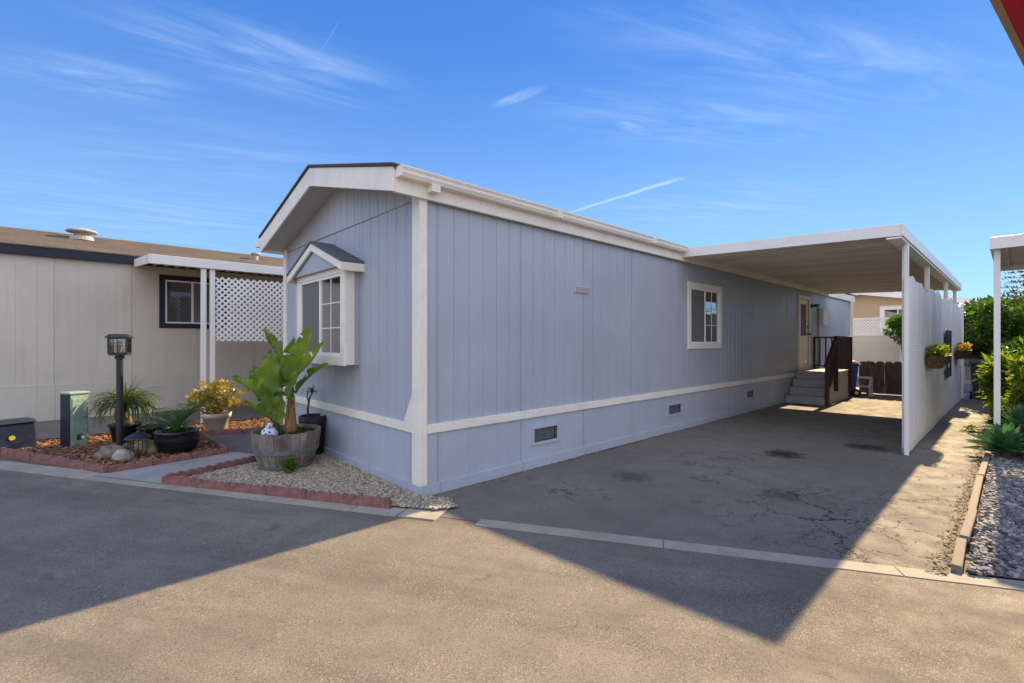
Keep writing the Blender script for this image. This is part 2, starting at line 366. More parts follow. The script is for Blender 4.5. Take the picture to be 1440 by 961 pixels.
# ground materials
def asphalt(name, c, cracks=0.0, streak=True, tint=(1,1,1), speck=.5):
    m,t,b=newmat(name); v=t.coord()
    rv=t.coord(rot=(0,0,R(16.7))); m1=t.n.new('ShaderNodeMapping'); m1.inputs['Scale'].default_value=(.10,1,1); t.link(rv,m1.inputs[0]); dv=m1.outputs[0]
    m2=t.n.new('ShaderNodeMapping'); m2.inputs['Scale'].default_value=(.35,1,1); t.link(rv,m2.inputs[0]); dv2=m2.outputs[0]
    n1=t.noise(v,.55,5,.6); n2=t.noise(v,3.2,5,.65); n3=t.noise(v,150,2,.7); n4=t.noise(dv,2.4,5,.65)
    vo=t.voro(v,170,'F1','Color'); 
    bw=t.n.new('ShaderNodeRGBToBW'); t.link(vo,bw.inputs[0])
    base=t.mix(t.ss(n1,.3,.7),sh(c,.84),sh(c,1.16))
    base=t.mix(t.ss(n2,.38,.68,0,.35),base,sh(c,.70))
    if streak:
        base=t.mix(t.ss(n4,.42,.64,0,.55),base,sh(c,.55))
        n6=t.noise(dv2,1.1,6,.7); base=t.mix(t.ss(n6,.54,.60,0,.30),base,sh(c,1.35))
        dr=t.noise(v,2.1,6,.75); base=t.mix(t.ss(dr,.62,.66,0,.5),base,sh(c,.35))
    base=t.mix(t.math('MULTIPLY',t.ss(bw.outputs[0],.62,.80,0,speck),t.ss(t.noise(v,1.7,4,.65),.38,.62,.25,1.0)),base,sh(c,1.75))
    base=t.mix(t.ss(bw.outputs[0],.18,.34,speck,0.0),base,sh(c,.42))
    h=t.math('ADD',t.math('MULTIPLY',n3,.6),t.math('MULTIPLY',bw.outputs[0],.5))
    if cracks>0:
        dn=t.n.new('ShaderNodeVectorMath'); dn.operation='ADD'
        nz=t.n.new('ShaderNodeTexNoise'); nz.inputs['Scale'].default_value=2.6; nz.inputs['Detail'].default_value=5; nz.inputs['Roughness'].default_value=.7; t.link(v,nz.inputs['Vector'])
        sc_=t.n.new('ShaderNodeVectorMath'); sc_.operation='SCALE'; sc_.inputs['Scale'].default_value=.55; t.link(nz.outputs['Color'],sc_.inputs[0])
        t.link(v,dn.inputs[0]); t.link(sc_.outputs[0],dn.inputs[1])
        e=t.voro(dn.outputs[0],1.15,'DISTANCE_TO_EDGE'); e2=t.voro(dn.outputs[0],3.1,'DISTANCE_TO_EDGE')
        gate=t.ss(t.noise(v,.55,3),.50,.62); gate2=t.ss(t.noise(v,1.15,3),.55,.63)
        dc=t.n.new('ShaderNodeVectorMath'); dc.operation='DISTANCE'; t.link(v,dc.inputs[0]); dc.inputs[1].default_value=(3.1,4.05,0)
        near=t.ss(dc.outputs['Value'],.5,1.6,1,0); gate=t.math('MAXIMUM',t.math('MULTIPLY',gate,.55),near); gate2=t.math('MAXIMUM',gate2,t.math('MULTIPLY',near,t.ss(t.noise(v,1.3,2),.42,.55)))
        ck=t.math('MULTIPLY',t.ss(e,.004,.015,1,0),gate); ck2=t.math('MULTIPLY',t.ss(e2,.005,.018,1,0),gate2)
        ck=t.math('MAXIMUM',ck,ck2)
        base=t.mix(t.math('MULTIPLY',ck,cracks),base,sh(c,.07))
        h=t.math('SUBTRACT',h,t.math('MULTIPLY',ck,1.2))
        # oil stains at their own places on the drive
        for (sx_,sy_,rad,amt) in ((3.87,6.72,.34,.75),(5.35,7.15,.36,.6),(1.4,5.6,.3,.3),(2.8,4.9,.26,.35)):
            d=t.n.new('ShaderNodeVectorMath'); d.operation='DISTANCE'; t.link(v,d.inputs[0]); d.inputs[1].default_value=(sx_,sy_,0)
            q=t.math('ADD',d.outputs['Value'],t.math('MULTIPLY',t.math('SUBTRACT',n2,.5),rad*2.4))
            base=t.mix(t.ss(q,rad*.55,rad*.85,amt*.75,0.0),base,(.022,.020,.020)); n5=t.noise(v,9,4,.7); q2=t.math('ADD',d.outputs['Value'],t.math('MULTIPLY',t.math('SUBTRACT',n5,.5),rad*3.2)); base=t.mix(t.ss(q2,rad*.45,rad*.62,amt,0.0),base,(.014,.013,.013))
    base=t.mix(1.0,base,tint,'MULTIPLY')
    t.link(base,b.inputs['Base Color']); t.link(t.ss(n2,.3,.7,.72,.92),b.inputs['Roughness']); b.inputs['Specular IOR Level'].default_value=.25
    t.link(t.bump(h,.7,.006),b.inputs['Normal']); return m
M['road']=asphalt('road_asphalt',(.208,.184,.152),0,True,speck=.6)
M['drive']=asphalt('driveway_asphalt',(.190,.172,.145),.92,False,speck=.4)
M['walk']=pmat('walk_concrete',(.36,.345,.32),.85,.12,2,.2,140,.4,.004,160,dirt=(.22,.20,.18),dirtamt=.5)
M['curb']=pmat('curb_concrete',(.40,.365,.30),.85,.14,2.5,.25,140,.5,.005,150,dirt=(.22,.19,.15),dirtamt=.6)
M['pad']=pmat('dark_walk_pad',(.15,.125,.12),.85,.15,2,.2,120,.4,.004,130,dirt=(.10,.08,.08),dirtamt=.5)
M['ground']=pmat('dry_ground',(.20,.165,.12),.95,.2,1.2,.3,60,.6,.01,60)
def bedbase(name,c1,c2,scale):
    m,t,b=newmat(name); v=t.coord(); vo=t.n.new('ShaderNodeTexVoronoi'); vo.inputs['Scale'].default_value=scale; t.link(v,vo.inputs['Vector'])
    bw=t.n.new('ShaderNodeRGBToBW'); t.link(vo.outputs['Color'],bw.inputs[0])
    t.link(t.mix(bw.outputs[0],c1,c2),b.inputs['Base Color']); b.inputs['Roughness'].default_value=.9
    t.link(t.bump(vo.outputs['Distance'],.9,.012),b.inputs['Normal']); return m
M['gravelbase']=bedbase('pale_gravel_base',(.15,.12,.09),(.33,.28,.20),60)
M['darkgravelbase']=bedbase('grey_gravel_base',(.06,.06,.065),(.24,.235,.23),38)
M['mulchbase']=bedbase('mulch_base',(.05,.024,.013),(.16,.075,.035),55)
def islmat(name,cols,rough=.85):
    m,t,b=newmat(name); isl=t.island()
    cr=t.n.new('ShaderNodeValToRGB'); cr.color_ramp.interpolation='CONSTANT'
    els=cr.color_ramp.elements
    while len(els)<len(cols): els.new(1)
    for i,c in enumerate(cols): els[i].position=i/len(cols); els[i].color=(*c,1)
    t.link(isl,cr.inputs[0]); v=t.coord(); n=t.noise(v,90,3)
    t.link(t.mix(t.ss(n,.3,.7,0,.3),cr.outputs[0],(.12,.10,.08)),b.inputs['Base Color']); b.inputs['Roughness'].default_value=rough
    return m
M['pebbles']=islmat('pale_pebbles',[(.46,.40,.29),(.36,.30,.21),(.27,.22,.16),(.53,.48,.38),(.40,.33,.22),(.22,.18,.14),(.58,.54,.46)])
M['stones']=islmat('grey_stones',[(.22,.22,.23),(.14,.145,.16),(.33,.32,.32),(.09,.09,.10),(.46,.44,.42),(.26,.23,.20),(.17,.18,.20)])
M['chips']=islmat('bark_chips',[(.24,.105,.045),(.17,.07,.03),(.33,.16,.07),(.11,.045,.02),(.40,.22,.11),(.20,.09,.05)])
M['litter']=islmat('dry_leaf_litter',[(.22,.14,.06),(.15,.09,.045),(.26,.18,.09),(.10,.065,.04)])
# ================================================================== SETTING
def sheet(name, pts, z, m, kind='structure', thick=0.0):
    b=MB(); n=len(pts)
    if thick>0: b.prism([(p[0],p[1],z-thick) for p in pts],(0,0,thick))
    else: b.add([(p[0],p[1],z) for p in pts],[tuple(range(n))])
    o=b.build(name,m); 
    if kind: o['kind']=kind
    return o
sheet('ground',[(-300,-300),(300,-300),(300,300),(-300,300)],-.035,M['ground'])
def Kp(x,off=0): return K(x,off)
sheet('road',[Kp(-60,.06),Kp(60,.06),Kp(60,-7.5),Kp(-60,-7.5)],-.004,M['road'])
H2=lambda s,t:(H(s,t).x,H(s,t).y)
sheet('driveway',[Kp(-.80,.02),Kp(3.03,.02),H2(15.6,-3.88),H2(15.6,.4),H2(.1,.4),H2(-.5,.15)],.0,M['drive'])
sheet('side_path',[H2(15.6,-.2),H2(15.6,-4.2),H2(22,-4.2),H2(22,-.2)],-.004,M['walk'])
# neighbour's drive between the homes
sheet('neighbour_driveway',[Kp(-16,.1),Kp(-8.2,.1),H2(-3.2,6.55),H2(14,6.55),H2(14,9.4),H2(-6,9.4)],-.004,M['drive'])
sheet('walkway',[(-4.98,5.62),(-3.80,5.25),(-3.25,6.25),(-2.85,7.1),H2(0,3.6),H2(2,4.15),H2(2,5.0),(-4.0,8.1),(-4.15,6.72)],.012,M['walk'])
sheet('walkway_pad',[(-4.02,6.80),(-3.42,6.62),(-3.1,7.15),(-3.75,8.25),(-4.75,8.15),(-5.12,7.90)],.016,M['pad'])
# concrete gutter strip along the road, cast in lengths with open joints
def strip(x0,x1,w0,w1,z=.002,step=1.5):
    x=x0
    while x<x1-.05:
        e=min(x+step,x1)-.008
        sheet('curb_strip',[Kp(x,w0),Kp(e,w0),Kp(e,w1),Kp(x,w1)],z,M['curb'],thick=.03)
        x+=step
strip(-.30,12,-.07,.075); strip(-1.02,-.66,-.08,.20,.008)
strip(-12,-1.03,-.09,.17,.005)

# beds ---------------------------------------------------------------
def inside(p,poly):
    x,y=p; c=False; n=len(poly)
    for i in range(n):
        x1,y1=poly[i]; x2,y2=poly[(i+1)%n]
        if (y1>y)!=(y2>y) and x<(x2-x1)*(y-y1)/(y2-y1)+x1: c=not c
    return c
def scatter(poly,n,rng,dens=None):
    xs=[p[0] for p in poly]; ys=[p[1] for p in poly]; out=[]; k=0
    while len(out)<n and k<n*40:
        k+=1; p=(rng.uniform(min(xs),max(xs)),rng.uniform(min(ys),max(ys)))
        if inside(p,poly) and (dens is None or rng.random()<dens(p)): out.append(p)
    return out
OCT=[(1,0,0),(-1,0,0),(0,1,0),(0,-1,0),(0,0,1),(0,0,-1)]
OCF=[(0,2,4),(2,1,4),(1,3,4),(3,0,4),(2,0,5),(1,2,5),(3,1,5),(0,3,5)]
CUB=[(-.8,-.8,-.7),(.8,-.8,-.7),(.8,.8,-.7),(-.8,.8,-.7),(-.62,-.62,.7),(.62,-.62,.7),(.62,.62,.7),(-.62,.62,.7)]
def pebbles(name,polys,n,r0,r1,z,m,label,cat,rng,flat=.6,dens=None):
    b=MB(); area=[]
    for poly,k in zip(polys,n):
        for p in scatter(poly,k,rng,dens):
            r=rng.uniform(r0,r1); rot=Matrix.Rotation(rng.uniform(0,6.3),3,'Z')@Matrix.Rotation(rng.uniform(-.5,.5),3,'X')
            sx,sy,sz=r*rng.uniform(.8,1.4),r*rng.uniform(.7,1),r*flat*rng.uniform(.7,1.1)
            vs=[rot@Vector((q[0]*sx*rng.uniform(.8,1.15),q[1]*sy*rng.uniform(.8,1.15),q[2]*sz)) for q in CUB]
            zz=z+rng.uniform(0,r*.5)
            b.add([(v.x+p[0],v.y+p[1],v.z+zz) for v in vs],[(3,2,1,0),(4,5,6,7),(0,1,5,4),(1,2,6,5),(2,3,7,6),(3,0,4,7)])
    o=b.build(name,m,recalc=False); tag(o,label,cat,kind='stuff'); return o
rng=random.Random(3)
gbed=[(-3.86,5.33),(-1.16,4.55),(-.72,4.44),(-.52,4.52),(-.62,4.72),(-.93,4.84),H2(0,1.5),H2(0,2.6),(-2.80,7.0),(-3.30,6.22)]
sheet('gravel_base',gbed,.022,M['gravelbase'])
pebbles('pale_gravel',[gbed],[15000],.007,.017,.026,M['pebbles'],'pale beige gravel spread between the red edging and the home','gravel',rng)
mbed=[(-7.9,6.98),(-4.90,5.74),(-4.12,6.70),(-5.22,7.96),(-4.72,8.22),(-3.9,8.5),H2(1.5,5.2),H2(1.5,6.45),H2(-3.2,6.45)]
sheet('mulch_base',mbed,.020,M['mulchbase'])
b=MB()
for p in scatter(mbed,8500,rng):
    L=rng.uniform(.014,.045); w=rng.uniform(.006,.016); th=.003
    a=rng.uniform(0,6.3); ti=rng.uniform(-.5,.5)
    ax=Vector((math.cos(a)*math.cos(ti),math.sin(a)*math.cos(ti),math.sin(ti)))*L
    ay=Vector((-math.sin(a),math.cos(a),rng.uniform(-.3,.3)))*w
    b.obox((p[0],p[1],.026+rng.uniform(0,.022)),ax,ay,(0,0,th))
o=b.build('bark_mulch',M['chips'],recalc=False); tag(o,'reddish bark mulch covering the planting bed round the lamp post','mulch',kind='stuff')
rbed=[Kp(3.10,.075),Kp(5.5,.075),H2(7.2,-5.4),H2(7.2,-3.95)]
sheet('grey_gravel_base',[Kp(3.10,.08),Kp(9.0,.08),H2(9,-6),H2(9,-3.93)],.012,M['darkgravelbase'])
pebbles('grey_gravel',[rbed],[11000],.012,.026,.018,M['stones'],'grey and white stones in the strip right of the timber edging','gravel',rng,.7)
sheet('planting_soil',[H2(6.6,-3.94),H2(6.6,-7),H2(20,-9),H2(20,-4.0)],.018,M['soil'])
# dry leaf litter along the timber edging
b=MB()
for k in range(900):
    s_=rng.uniform(1.7,9.0); t_=-3.86+abs(rng.gauss(0,.05)) if rng.random()<.96 else -3.8+rng.random()*.4
    p=H(s_,t_,.006+rng.uniform(0,.006)); a=rng.uniform(0,6.3); L=rng.uniform(.004,.015)
    b.obox(p,Vector((math.cos(a),math.sin(a),rng.uniform(-.3,.3)))*L,Vector((-math.sin(a),math.cos(a),0))*L*.5,(0,0,.0012))
for k in range(240):
    t_=rng.uniform(.02,.14); s_=rng.uniform(.6,9.5)
    if rng.random()<.5: s_=rng.uniform(2.4,5)
    p=H(s_,-t_*.6,.006); a=rng.uniform(0,6.3); L=rng.uniform(.006,.02)
    b.obox(p,Vector((math.cos(a),math.sin(a),0))*L,Vector((-math.sin(a),math.cos(a),0))*L*.5,(0,0,.003))
o=b.build('leaf_litter',M['litter'],recalc=False); tag(o,'dry brown leaf litter lying along the timber edging and the home','leaf litter',kind='stuff')

# ================================================================== MAIN HOME
home=thing('mobile_home','long blue grey mobile home with white trim and a low gable front beside the carport','mobile home',(CX,CY,0),A)
LEN=18.4; WID=4.15; WT=3.14
fS=lambda a,z,d:(a,-d,z)                 # long side facing the carport
fF=lambda a,z,d:(-d,a,z)                 # gable front
fB=lambda a,z,d:(LEN+d,a,z); fL=lambda a,z,d:(a,WID+d,z)
roofz=lambda t:(3.85-.262*abs(t-2.075))
SW=(5.84,7.10,1.56,2.62)                 # side window opening s0,s1,z0,z1
DO=(12.32,13.22,.82,2.82)
b=MB()
b.siding(fS,.02,LEN,.60,WT,.205,[SW,DO],off=.19)
b.siding(fF,.0,WID,.60,3.09,.205,[(1.52,2.93,1.42,2.45)],off=.09)
b.siding(fB,0,WID,.0,lambda a:roofz(a)-.05,.4)
b.siding(fL,0,LEN,.0,WT,.4)
b.build('wall',M['siding'],home,recalc=False)
b=MB(); b.siding(lambda a,z,d:fF(a,z,d+.012),-.0,WID,3.085,lambda a:roofz(a)-.04,.205,off=.09)
b.bm(fF,0,WID,3.072,3.085,0,.018)
b.build('gable_panel',M['gable'],home,recalc=False)
b=MB()
VENTS=[(1.62,2.12,.29,.52),(5.0,5.5,.29,.50),(8.5,8.98,.30,.50)]
b.siding(lambda a,z,d:fS(a,z,d+.006),.02,LEN,.115,.66,.41,VENTS,off=.19,gw=.004,gd=.004)
b.siding(lambda a,z,d:fF(a,z,d+.006),0,WID,.115,.66,.41,off=.3,gw=.004,gd=.004)
b.build('skirting',M['skirt'],home,recalc=False)
b=MB(); b.box(-.03,LEN,-.03,0,0,.118); b.box(-.03,0,0,WID+.03,0,.118)
b.build('base_board',M['skirt'],home,bevel=.004)
b=MB(); b.box(.058,12.0,-.032,0,.645,.74); b.box(13.4,LEN,-.032,0,.645,.74); b.box(-.032,0,.128,WID-.1,.645,.74)
b.build('trim_band',M['white'],home,bevel=.004)
b=MB(); b.box(-.034,0,-.034,.125,.118,3.12); b.box(.0005,.055,-.034,-.0005,.118,3.12)
b.prism([(-.033,.1245,.741),(-.033,.30,.738),(-.033,.1245,1.05)],(.030,0,0))
b.build('corner_board',M['white'],home,bevel=.003)
b=MB(); b.box(-.034,0,WID-.10,WID+.03,.118,3.12); b.build('corner_board',M['white'],home,bevel=.004)
b=MB(); b.box(LEN-.1,LEN+.03,-.034,0,.118,3.12); b.build('corner_board',M['white'],home,bevel=.004)
# roof
OV=.37; EV=.08
b=MB()
for sgn in (0,1):
    te=-EV-.03 if sgn==0 else WID+EV+.03
    za=roofz(te)+.035; zr=roofz(2.075)+.035
    b.hexa([(-OV-.02,te,za-.03),(LEN+.3,te,za-.03),(LEN+.3,2.075,zr-.03),(-OV-.02,2.075,zr-.03),(-OV-.02,te,za),(LEN+.3,te,za),(LEN+.3,2.075,zr),(-OV-.02,2.075,zr)])
b.build('roof',M['shingle_dark'],home)
b=MB()       # rake boards
for t0,t1 in ((-EV,2.075),(2.075,WID+EV)):
    z0,z1=roofz(t0),roofz(t1); D=.235
    b.hexa([(-OV,t0,z0-D),(-OV+.028,t0,z0-D),(-OV+.028,t1,z1-D),(-OV,t1,z1-D),(-OV,t0,z0),(-OV+.028,t0,z0),(-OV+.028,t1,z1),(-OV,t1,z1)])
b.build('rake_board',M['white'],home,bevel=.003)
b=MB()
x=-OV+.03
while x<LEN+.2:                       # eave fascia in lengths
    e=min(x+3.6,LEN+.25); b.box(x,e-.004,-EV,-.036,3.05,3.265); b.box(x,e-.004,WID+.036,WID+EV,3.05,3.265); x=e
b.build('fascia',M['white'],home,bevel=.003)
b=MB()
for t0,t1 in ((-EV+.002,2.075),(2.075,WID+EV-.002)):
    z0,z1=roofz(t0)-.20,roofz(t1)-.20
    b.hexa([(-OV+.028,t0,z0),(.0,t0,z0),(.0,t1,z1),(-OV+.028,t1,z1),(-OV+.028,t0,z0+.02),(.0,t0,z0+.02),(.0,t1,z1+.02),(-OV+.028,t1,z1+.02)])
b.build('soffit',M['soffit'],home)
# gutter: a K profile swept along the eave
prof=[(0,.0),(-.085,.0),(-.105,.035),(-.105,.06),(-.12,.085),(-.12,.10),(-.112,.10),(-.108,.088),(-.092,.06),(-.092,.04),(-.078,.012),(-.006,.012),(-.006,.10),(0,.10)]
b=MB()
P=[(-.33,-EV-.001+p[0],3.185+p[1]) for p in prof]; b.prism(P,(5.735,0,0))
b.box(-.336,-.33,-EV-.122,-EV-.001,3.185,3.285)
for q in (1.9,4.2): b.box(q,q+.09,-EV-.125,-EV-.001,3.183,3.29)
g=b.build('gutter',M['white'],home)
b=MB(); b.box(.02,.12,-EV-.10,-EV-.001,3.11,3.186); b.build('outlet',M['white'],g,bevel=.003)
b=MB(); b.box(-.42,-.33,WID+EV,WID+EV+.10,3.13,3.235); b.build('gutter_end',M['white'],home,bevel=.01)

# windows -----------------------------------------------------------
def window(parent, fn, op, trim=.095, split=.5, grid=None, screen_side=0, trim_m='white', frame_m='vinyl', cover='blind', dep=.11, base=0.0):
    a0,a1,z0,z1=op
    b=MB(); T=trim; d0=base
    b.bm(fn,a0-T,a1+T,z1,z1+T,d0,d0+.028); b.bm(fn,a0-T,a1+T,z0-T,z0,d0,d0+.028)
    b.bm(fn,a0-T,a0,z0,z1,d0,d0+.028); b.bm(fn,a1,a1+T,z0,z1,d0,d0+.028)
    w=b.build('window_frame',M[trim_m],parent,bevel=.003)
    b=MB(); F=.035
    b.bm(fn,a0,a1,z1-F,z1,d0-.05,d0+.016); b.bm(fn,a0,a1,z0,z0+F,d0-.05,d0+.016)
    b.bm(fn,a0,a0+F,z0+F,z1-F,d0-.05,d0+.016); b.bm(fn,a1-F,a1,z0+F,z1-F,d0-.05,d0+.016)
    am=a0+(a1-a0)*split; b.bm(fn,am-.022,am+.022,z0+F,z1-F,d0-.05,d0+.010)
    if grid:
        ga0,ga1,nx,nz=grid
        for i in range(1,nx): x=ga0+(ga1-ga0)*i/nx; b.bm(fn,x-.007,x+.007,z0+F,z1-F,d0-.009,d0-.001)
        for k in range(1,nz): z=z0+F+(z1-z0-2*F)*k/nz; b.bm(fn,ga0,ga1,z-.007,z+.007,d0-.009,d0-.002)
    b.build('sash',M[frame_m],w,bevel=.002)
    b=MB(); b.bm(fn,a0+F,a1-F,z0+F,z1-F,d0-.016,d0-.010); b.build('pane',M['glass'],w)
    b=MB()       # room behind the glass
    q=d0-.05; r=d0-.55
    b.add([fn(a0,z0,q),fn(a1,z0,q),fn(a1,z1,q),fn(a0,z1,q),fn(a0,z0,r),fn(a1,z0,r),fn(a1,z1,r),fn(a0,z1,r)],[(4,5,6,7),(0,1,5,4),(1,2,6,5),(2,3,7,6),(3,0,4,7)])
    b.build('room_recess',M['glassdark'],w,recalc=False)
    # the half behind the insect screen
    b=MB(); h0,h1=((a0+F,am) if screen_side==0 else (am,a1-F)); b.bm(fn,h0,h1,z0+F,z1-F,d0-.006,d0-.003); b.build('insect_screen',M['screen'],w)
    b=MB()
    h0,h1=((a0+F,am) if screen_side==1 else (am,a1-F))
    if cover=='blind':
        z=z1-.05
        while z>z0+.04: b.bm(fn,h0,h1,z-.003,z+.003,d0-.10,d0-.075); z-=.03
        b.build('blind',M['blind'],w)
    elif cover=='curtain':
        n=14
        for i in range(n):
            x0=h0+(h1-h0)*.45*i/n; x1=h0+(h1-h0)*.45*(i+1)/n
            b.bm(fn,x0,x1,z0,z1,d0-.16-.02*(i%2),d0-.15-.02*(i%2))
        b.build('curtain',M['curtain'],w)
    return w
window(home,fS,SW,.10,.5,(SW[0]+.65,SW[1]-.035,2,3),0,cover='curtain')
# bay window ----------------------------------------------------------
bx0,bx1,bz0,bz1,BP=1.40,3.05,1.31,2.50,.17
bay_fn=fF
b=MB(); T=.12
op=(bx0+.12,bx1-.12,bz0+.11,bz1-.05)
# cheeks and floor of the box
b.bm(fF,bx0,bx0+.02,bz0,bz1+.02,0,BP-.001); b.bm(fF,bx1-.02,bx1,bz0,bz1+.02,0,BP-.001); b.bm(fF,bx0+.02,bx1-.02,bz0,bz0+.02,0,BP-.001); b.bm(fF,bx0+.02,bx1-.02,bz1,bz1+.02,0,BP-.001)
bay=b.build('bay_window',M['siding'],home)
b=MB()
b.bm(fF,bx0-.004,bx0+.12,bz0,bz1,BP-.10,BP+.02)
b.build('bay_post',M['white'],bay,bevel=.004)
w=window(bay,fF,op,.12,.5,(op[0]+.03,op[0]+(op[1]-op[0])*.5,2,3),1,cover='blind',base=BP)
w.name='window_frame'
# little gabled roof of the bay
pk=(bx0+bx1)/2; pz=2.905; ez=2.55; xe0=bx0-.13; xe1=bx1+.10
b=MB()
for t0 in (xe0,xe1):
    b.hexa([fF(t0,ez,0),fF(t0,ez,BP+.14),fF(pk,pz,BP+.14),fF(pk,pz,0),fF(t0,ez+.03,0),fF(t0,ez+.03,BP+.14),fF(pk,pz+.03,BP+.14),fF(pk,pz+.03,0)])
b.build('bay_roof',M['shingle_grey'],bay)
b=MB(); D=.10
for t0 in (xe0,xe1):
    b.hexa([fF(t0,ez-D,BP+.10),fF(t0,ez-D,BP+.13),fF(pk,pz-D,BP+.13),fF(pk,pz-D,BP+.10),fF(t0,ez-.002,BP+.10),fF(t0,ez-.002,BP+.13),fF(pk,pz-.002,BP+.13),fF(pk,pz-.002,BP+.10)])
b.bm(fF,xe0,xe0+.025,ez-D,ez-.003,0,BP+.10); b.bm(fF,xe1-.025,xe1,ez-D,ez-.003,0,BP+.10)
b.build('bay_fascia',M['white'],bay,bevel=.003)
b=MB(); b.prism([fF(bx0,bz1+.021,BP+.06),fF(bx1,bz1+.021,BP+.06),fF(pk,pz-.02,BP+.06)],(-.025,0,0)); b.build('bay_gable',M['siding'],bay)
# vents in wall and skirting ------------------------------------------
b=MB(); a0,a1,z0,z1=2.46,2.80,2.28,2.38
b.bm(fS,a0,a1,z0,z1,0,.014)
for k in range(4): b.bm(fS,a0+.02,a1-.02,z0+.014+k*.021,z0+.024+k*.021,.012,.026)
b.build('wall_vent',M['soffit'],home)
for (a0,a1,z0,z1) in VENTS:
    b=MB(); F=.03
    b.bm(fS,a0-.01,a1+.01,z0-.01,z0+F,.004,.024); b.bm(fS,a0-.01,a1+.01,z1-F,z1+.01,.004,.024); b.bm(fS,a0-.01,a0+F,z0+F,z1-F,.004,.024); b.bm(fS,a1-F,a1+.01,z0+F,z1-F,.004,.024)
    v=b.build('skirting_vent',M['skirt'],home,bevel=.003)
    b=MB(); b.bm(fS,a0+F,a1-F,z0+F,z1-F,-.05,-.045); b.build('vent_opening',M['glassdark'],v)
    b=MB(); n=int((a1-a0-.06)/.03)
    for i in range(n+1): x=a0+F+i*.03; b.bm(fS,x-.003,x+.003,z0+F,z1-F,-.004,.002)
    for i in range(1,5): z=z0+F+(z1-z0-2*F)*i/5; b.bm(fS,a0+F,a1-F,z-.003,z+.003,-.004,.002)
    b.build('vent_mesh',M['galv'],v)
# door ------------------------------------------------------------------
a0,a1,z0,z1=DO
b=MB(); T=.09
b.bm(fS,a0-T,a0,z0,z1+T,0,.035); b.bm(fS,a1,a1+T,z0,z1+T,0,.035); b.bm(fS,a0,a1,z1,z1+T,0,.035); b.bm(fS,a0,a1,z0-.03,z0,-.05,.05)
d=b.build('door_frame',M['white'],home,bevel=.003)
b=MB(); b.bm(fS,a0,a1,z0,z1,-.05,-.01)
for (p0,p1,q0,q1) in ((.12,.40,.15,.75),(.50,.78,.15,.75)):
    b.bm(fS,a0+p0,a0+p1,z0+q0,z0+q1,-.012,.0)
dp=b.build('door',M['white'],home,bevel=.004)
b=MB(); b.bm(fS,a0+.22,a0+.68,z0+.95,z0+1.85,-.010,.0); b.build('door_glass',M['screen'],dp)
b=MB()
b.tube([fS(a1-.08,z0+1.0,-.02),fS(a1-.08,z0+1.0,.04),fS(a1-.08,z0+1.0,.045),fS(a1-.08,z0+1.0,.08)],[.03,.012,.03,.028],12)
b.build('handle',M['black'],dp); b=MB()
b.tube([fS(a1-.08,z0+1.22,-.02),fS(a1-.08,z0+1.22,.02)],[.03,.03],12)
b.build('deadbolt',M['black'],dp)
b=MB(); b.bm(fS,13.40,13.52,2.58,2.72,0,.03); b.bm(fS,13.42,13.50,2.62,2.68,.03,.16); b.bm(fS,13.36,13.56,2.66,2.70,.10,.22)
b.build('porch_light',M['black'],home,bevel=.004)
b=MB(); b.bm(fS,14.3,14.8,2.12,2.62,0,.12); b.build('meter_box',M['whitemetal'],home,bevel=.006)
b=MB(); b.tube([fS(14.1,.75,.03),fS(14.1,2.75,.03)],.02,8); b.build('conduit',M['galv'],home)
b=MB(); b.box(LEN-.28,LEN-.20,-.11,-.034,.05,3.15); b.build('downspout',M['white'],home,bevel=.006)
# covered porch on the far side of the home (roof on posts)
porch=thing('porch_cover','white porch roof on posts along the far side of the blue grey home','porch cover',(CX,CY,0),A)
b=MB(); b.hexa([(1.2,4.24,3.02),(15,4.24,3.02),(15,5.28,2.90),(1.2,5.28,2.90),(1.2,4.24,3.10),(15,4.24,3.10),(15,5.28,2.98),(1.2,5.28,2.98)]); b.build('roof_panel',M['whitemetal'],porch)
for s_ in (1.4,5.8,10.2,14.6):
    b=MB(); b.box(s_,s_+.08,5.14,5.22,0,2.91); b.build('post',M['whitemetal'],porch)

# ================================================================== CARPORT
cp=thing('carport','white metal carport attached to the long side of the blue grey home','carport',(CX,CY,0),A)
c0,c1=5.42,15.1; ti,to=-.084,-3.16; zi,zo=3.275,3.165
zc=lambda t: zi+(zo-zi)*(t-ti)/(to-ti)
def cbar(b,s0,s1,t0,t1,zt,zb):    # bar following the carport slope
    b.hexa([(s0,t0,zc(t0)+zb),(s1,t0,zc(t0)+zb),(s1,t1,zc(t1)+zb),(s0,t1,zc(t1)+zb),(s0,t0,zc(t0)+zt),(s1,t0,zc(t0)+zt),(s1,t1,zc(t1)+zt),(s0,t1,zc(t1)+zt)])
b=MB(); cbar(b,c0+.03,c1-.03,ti,to+.03,-.09,-.105)
s_=c0+.15
while s_<c1-.1: cbar(b,s_,s_+.035,ti,to+.03,-.105,-.128); s_+=.2032
b.build('roof_panel',M['deck'],cp)
b=MB(); cbar(b,c0,c0+.028,ti,to+.03,0,-.16); cbar(b,c1-.028,c1,ti,to+.03,0,-.16)
b.box(c0,c1,to,to+.028,zo-.16,zo); b.box(c0+.03,c1-.03,to+.03,to+.05,zo-.165,zo-.150)
b.box(c0+.03,c1-.03,ti-.028,ti,zi-.15,zi-.09)
b.build('fascia',M['whitemetal'],cp,bevel=.004)
b=MB(); b.box(c0,c1,to+.02,to+.18,zo-.19,zo-.168); b.build('beam',M['whitemetal'],cp)
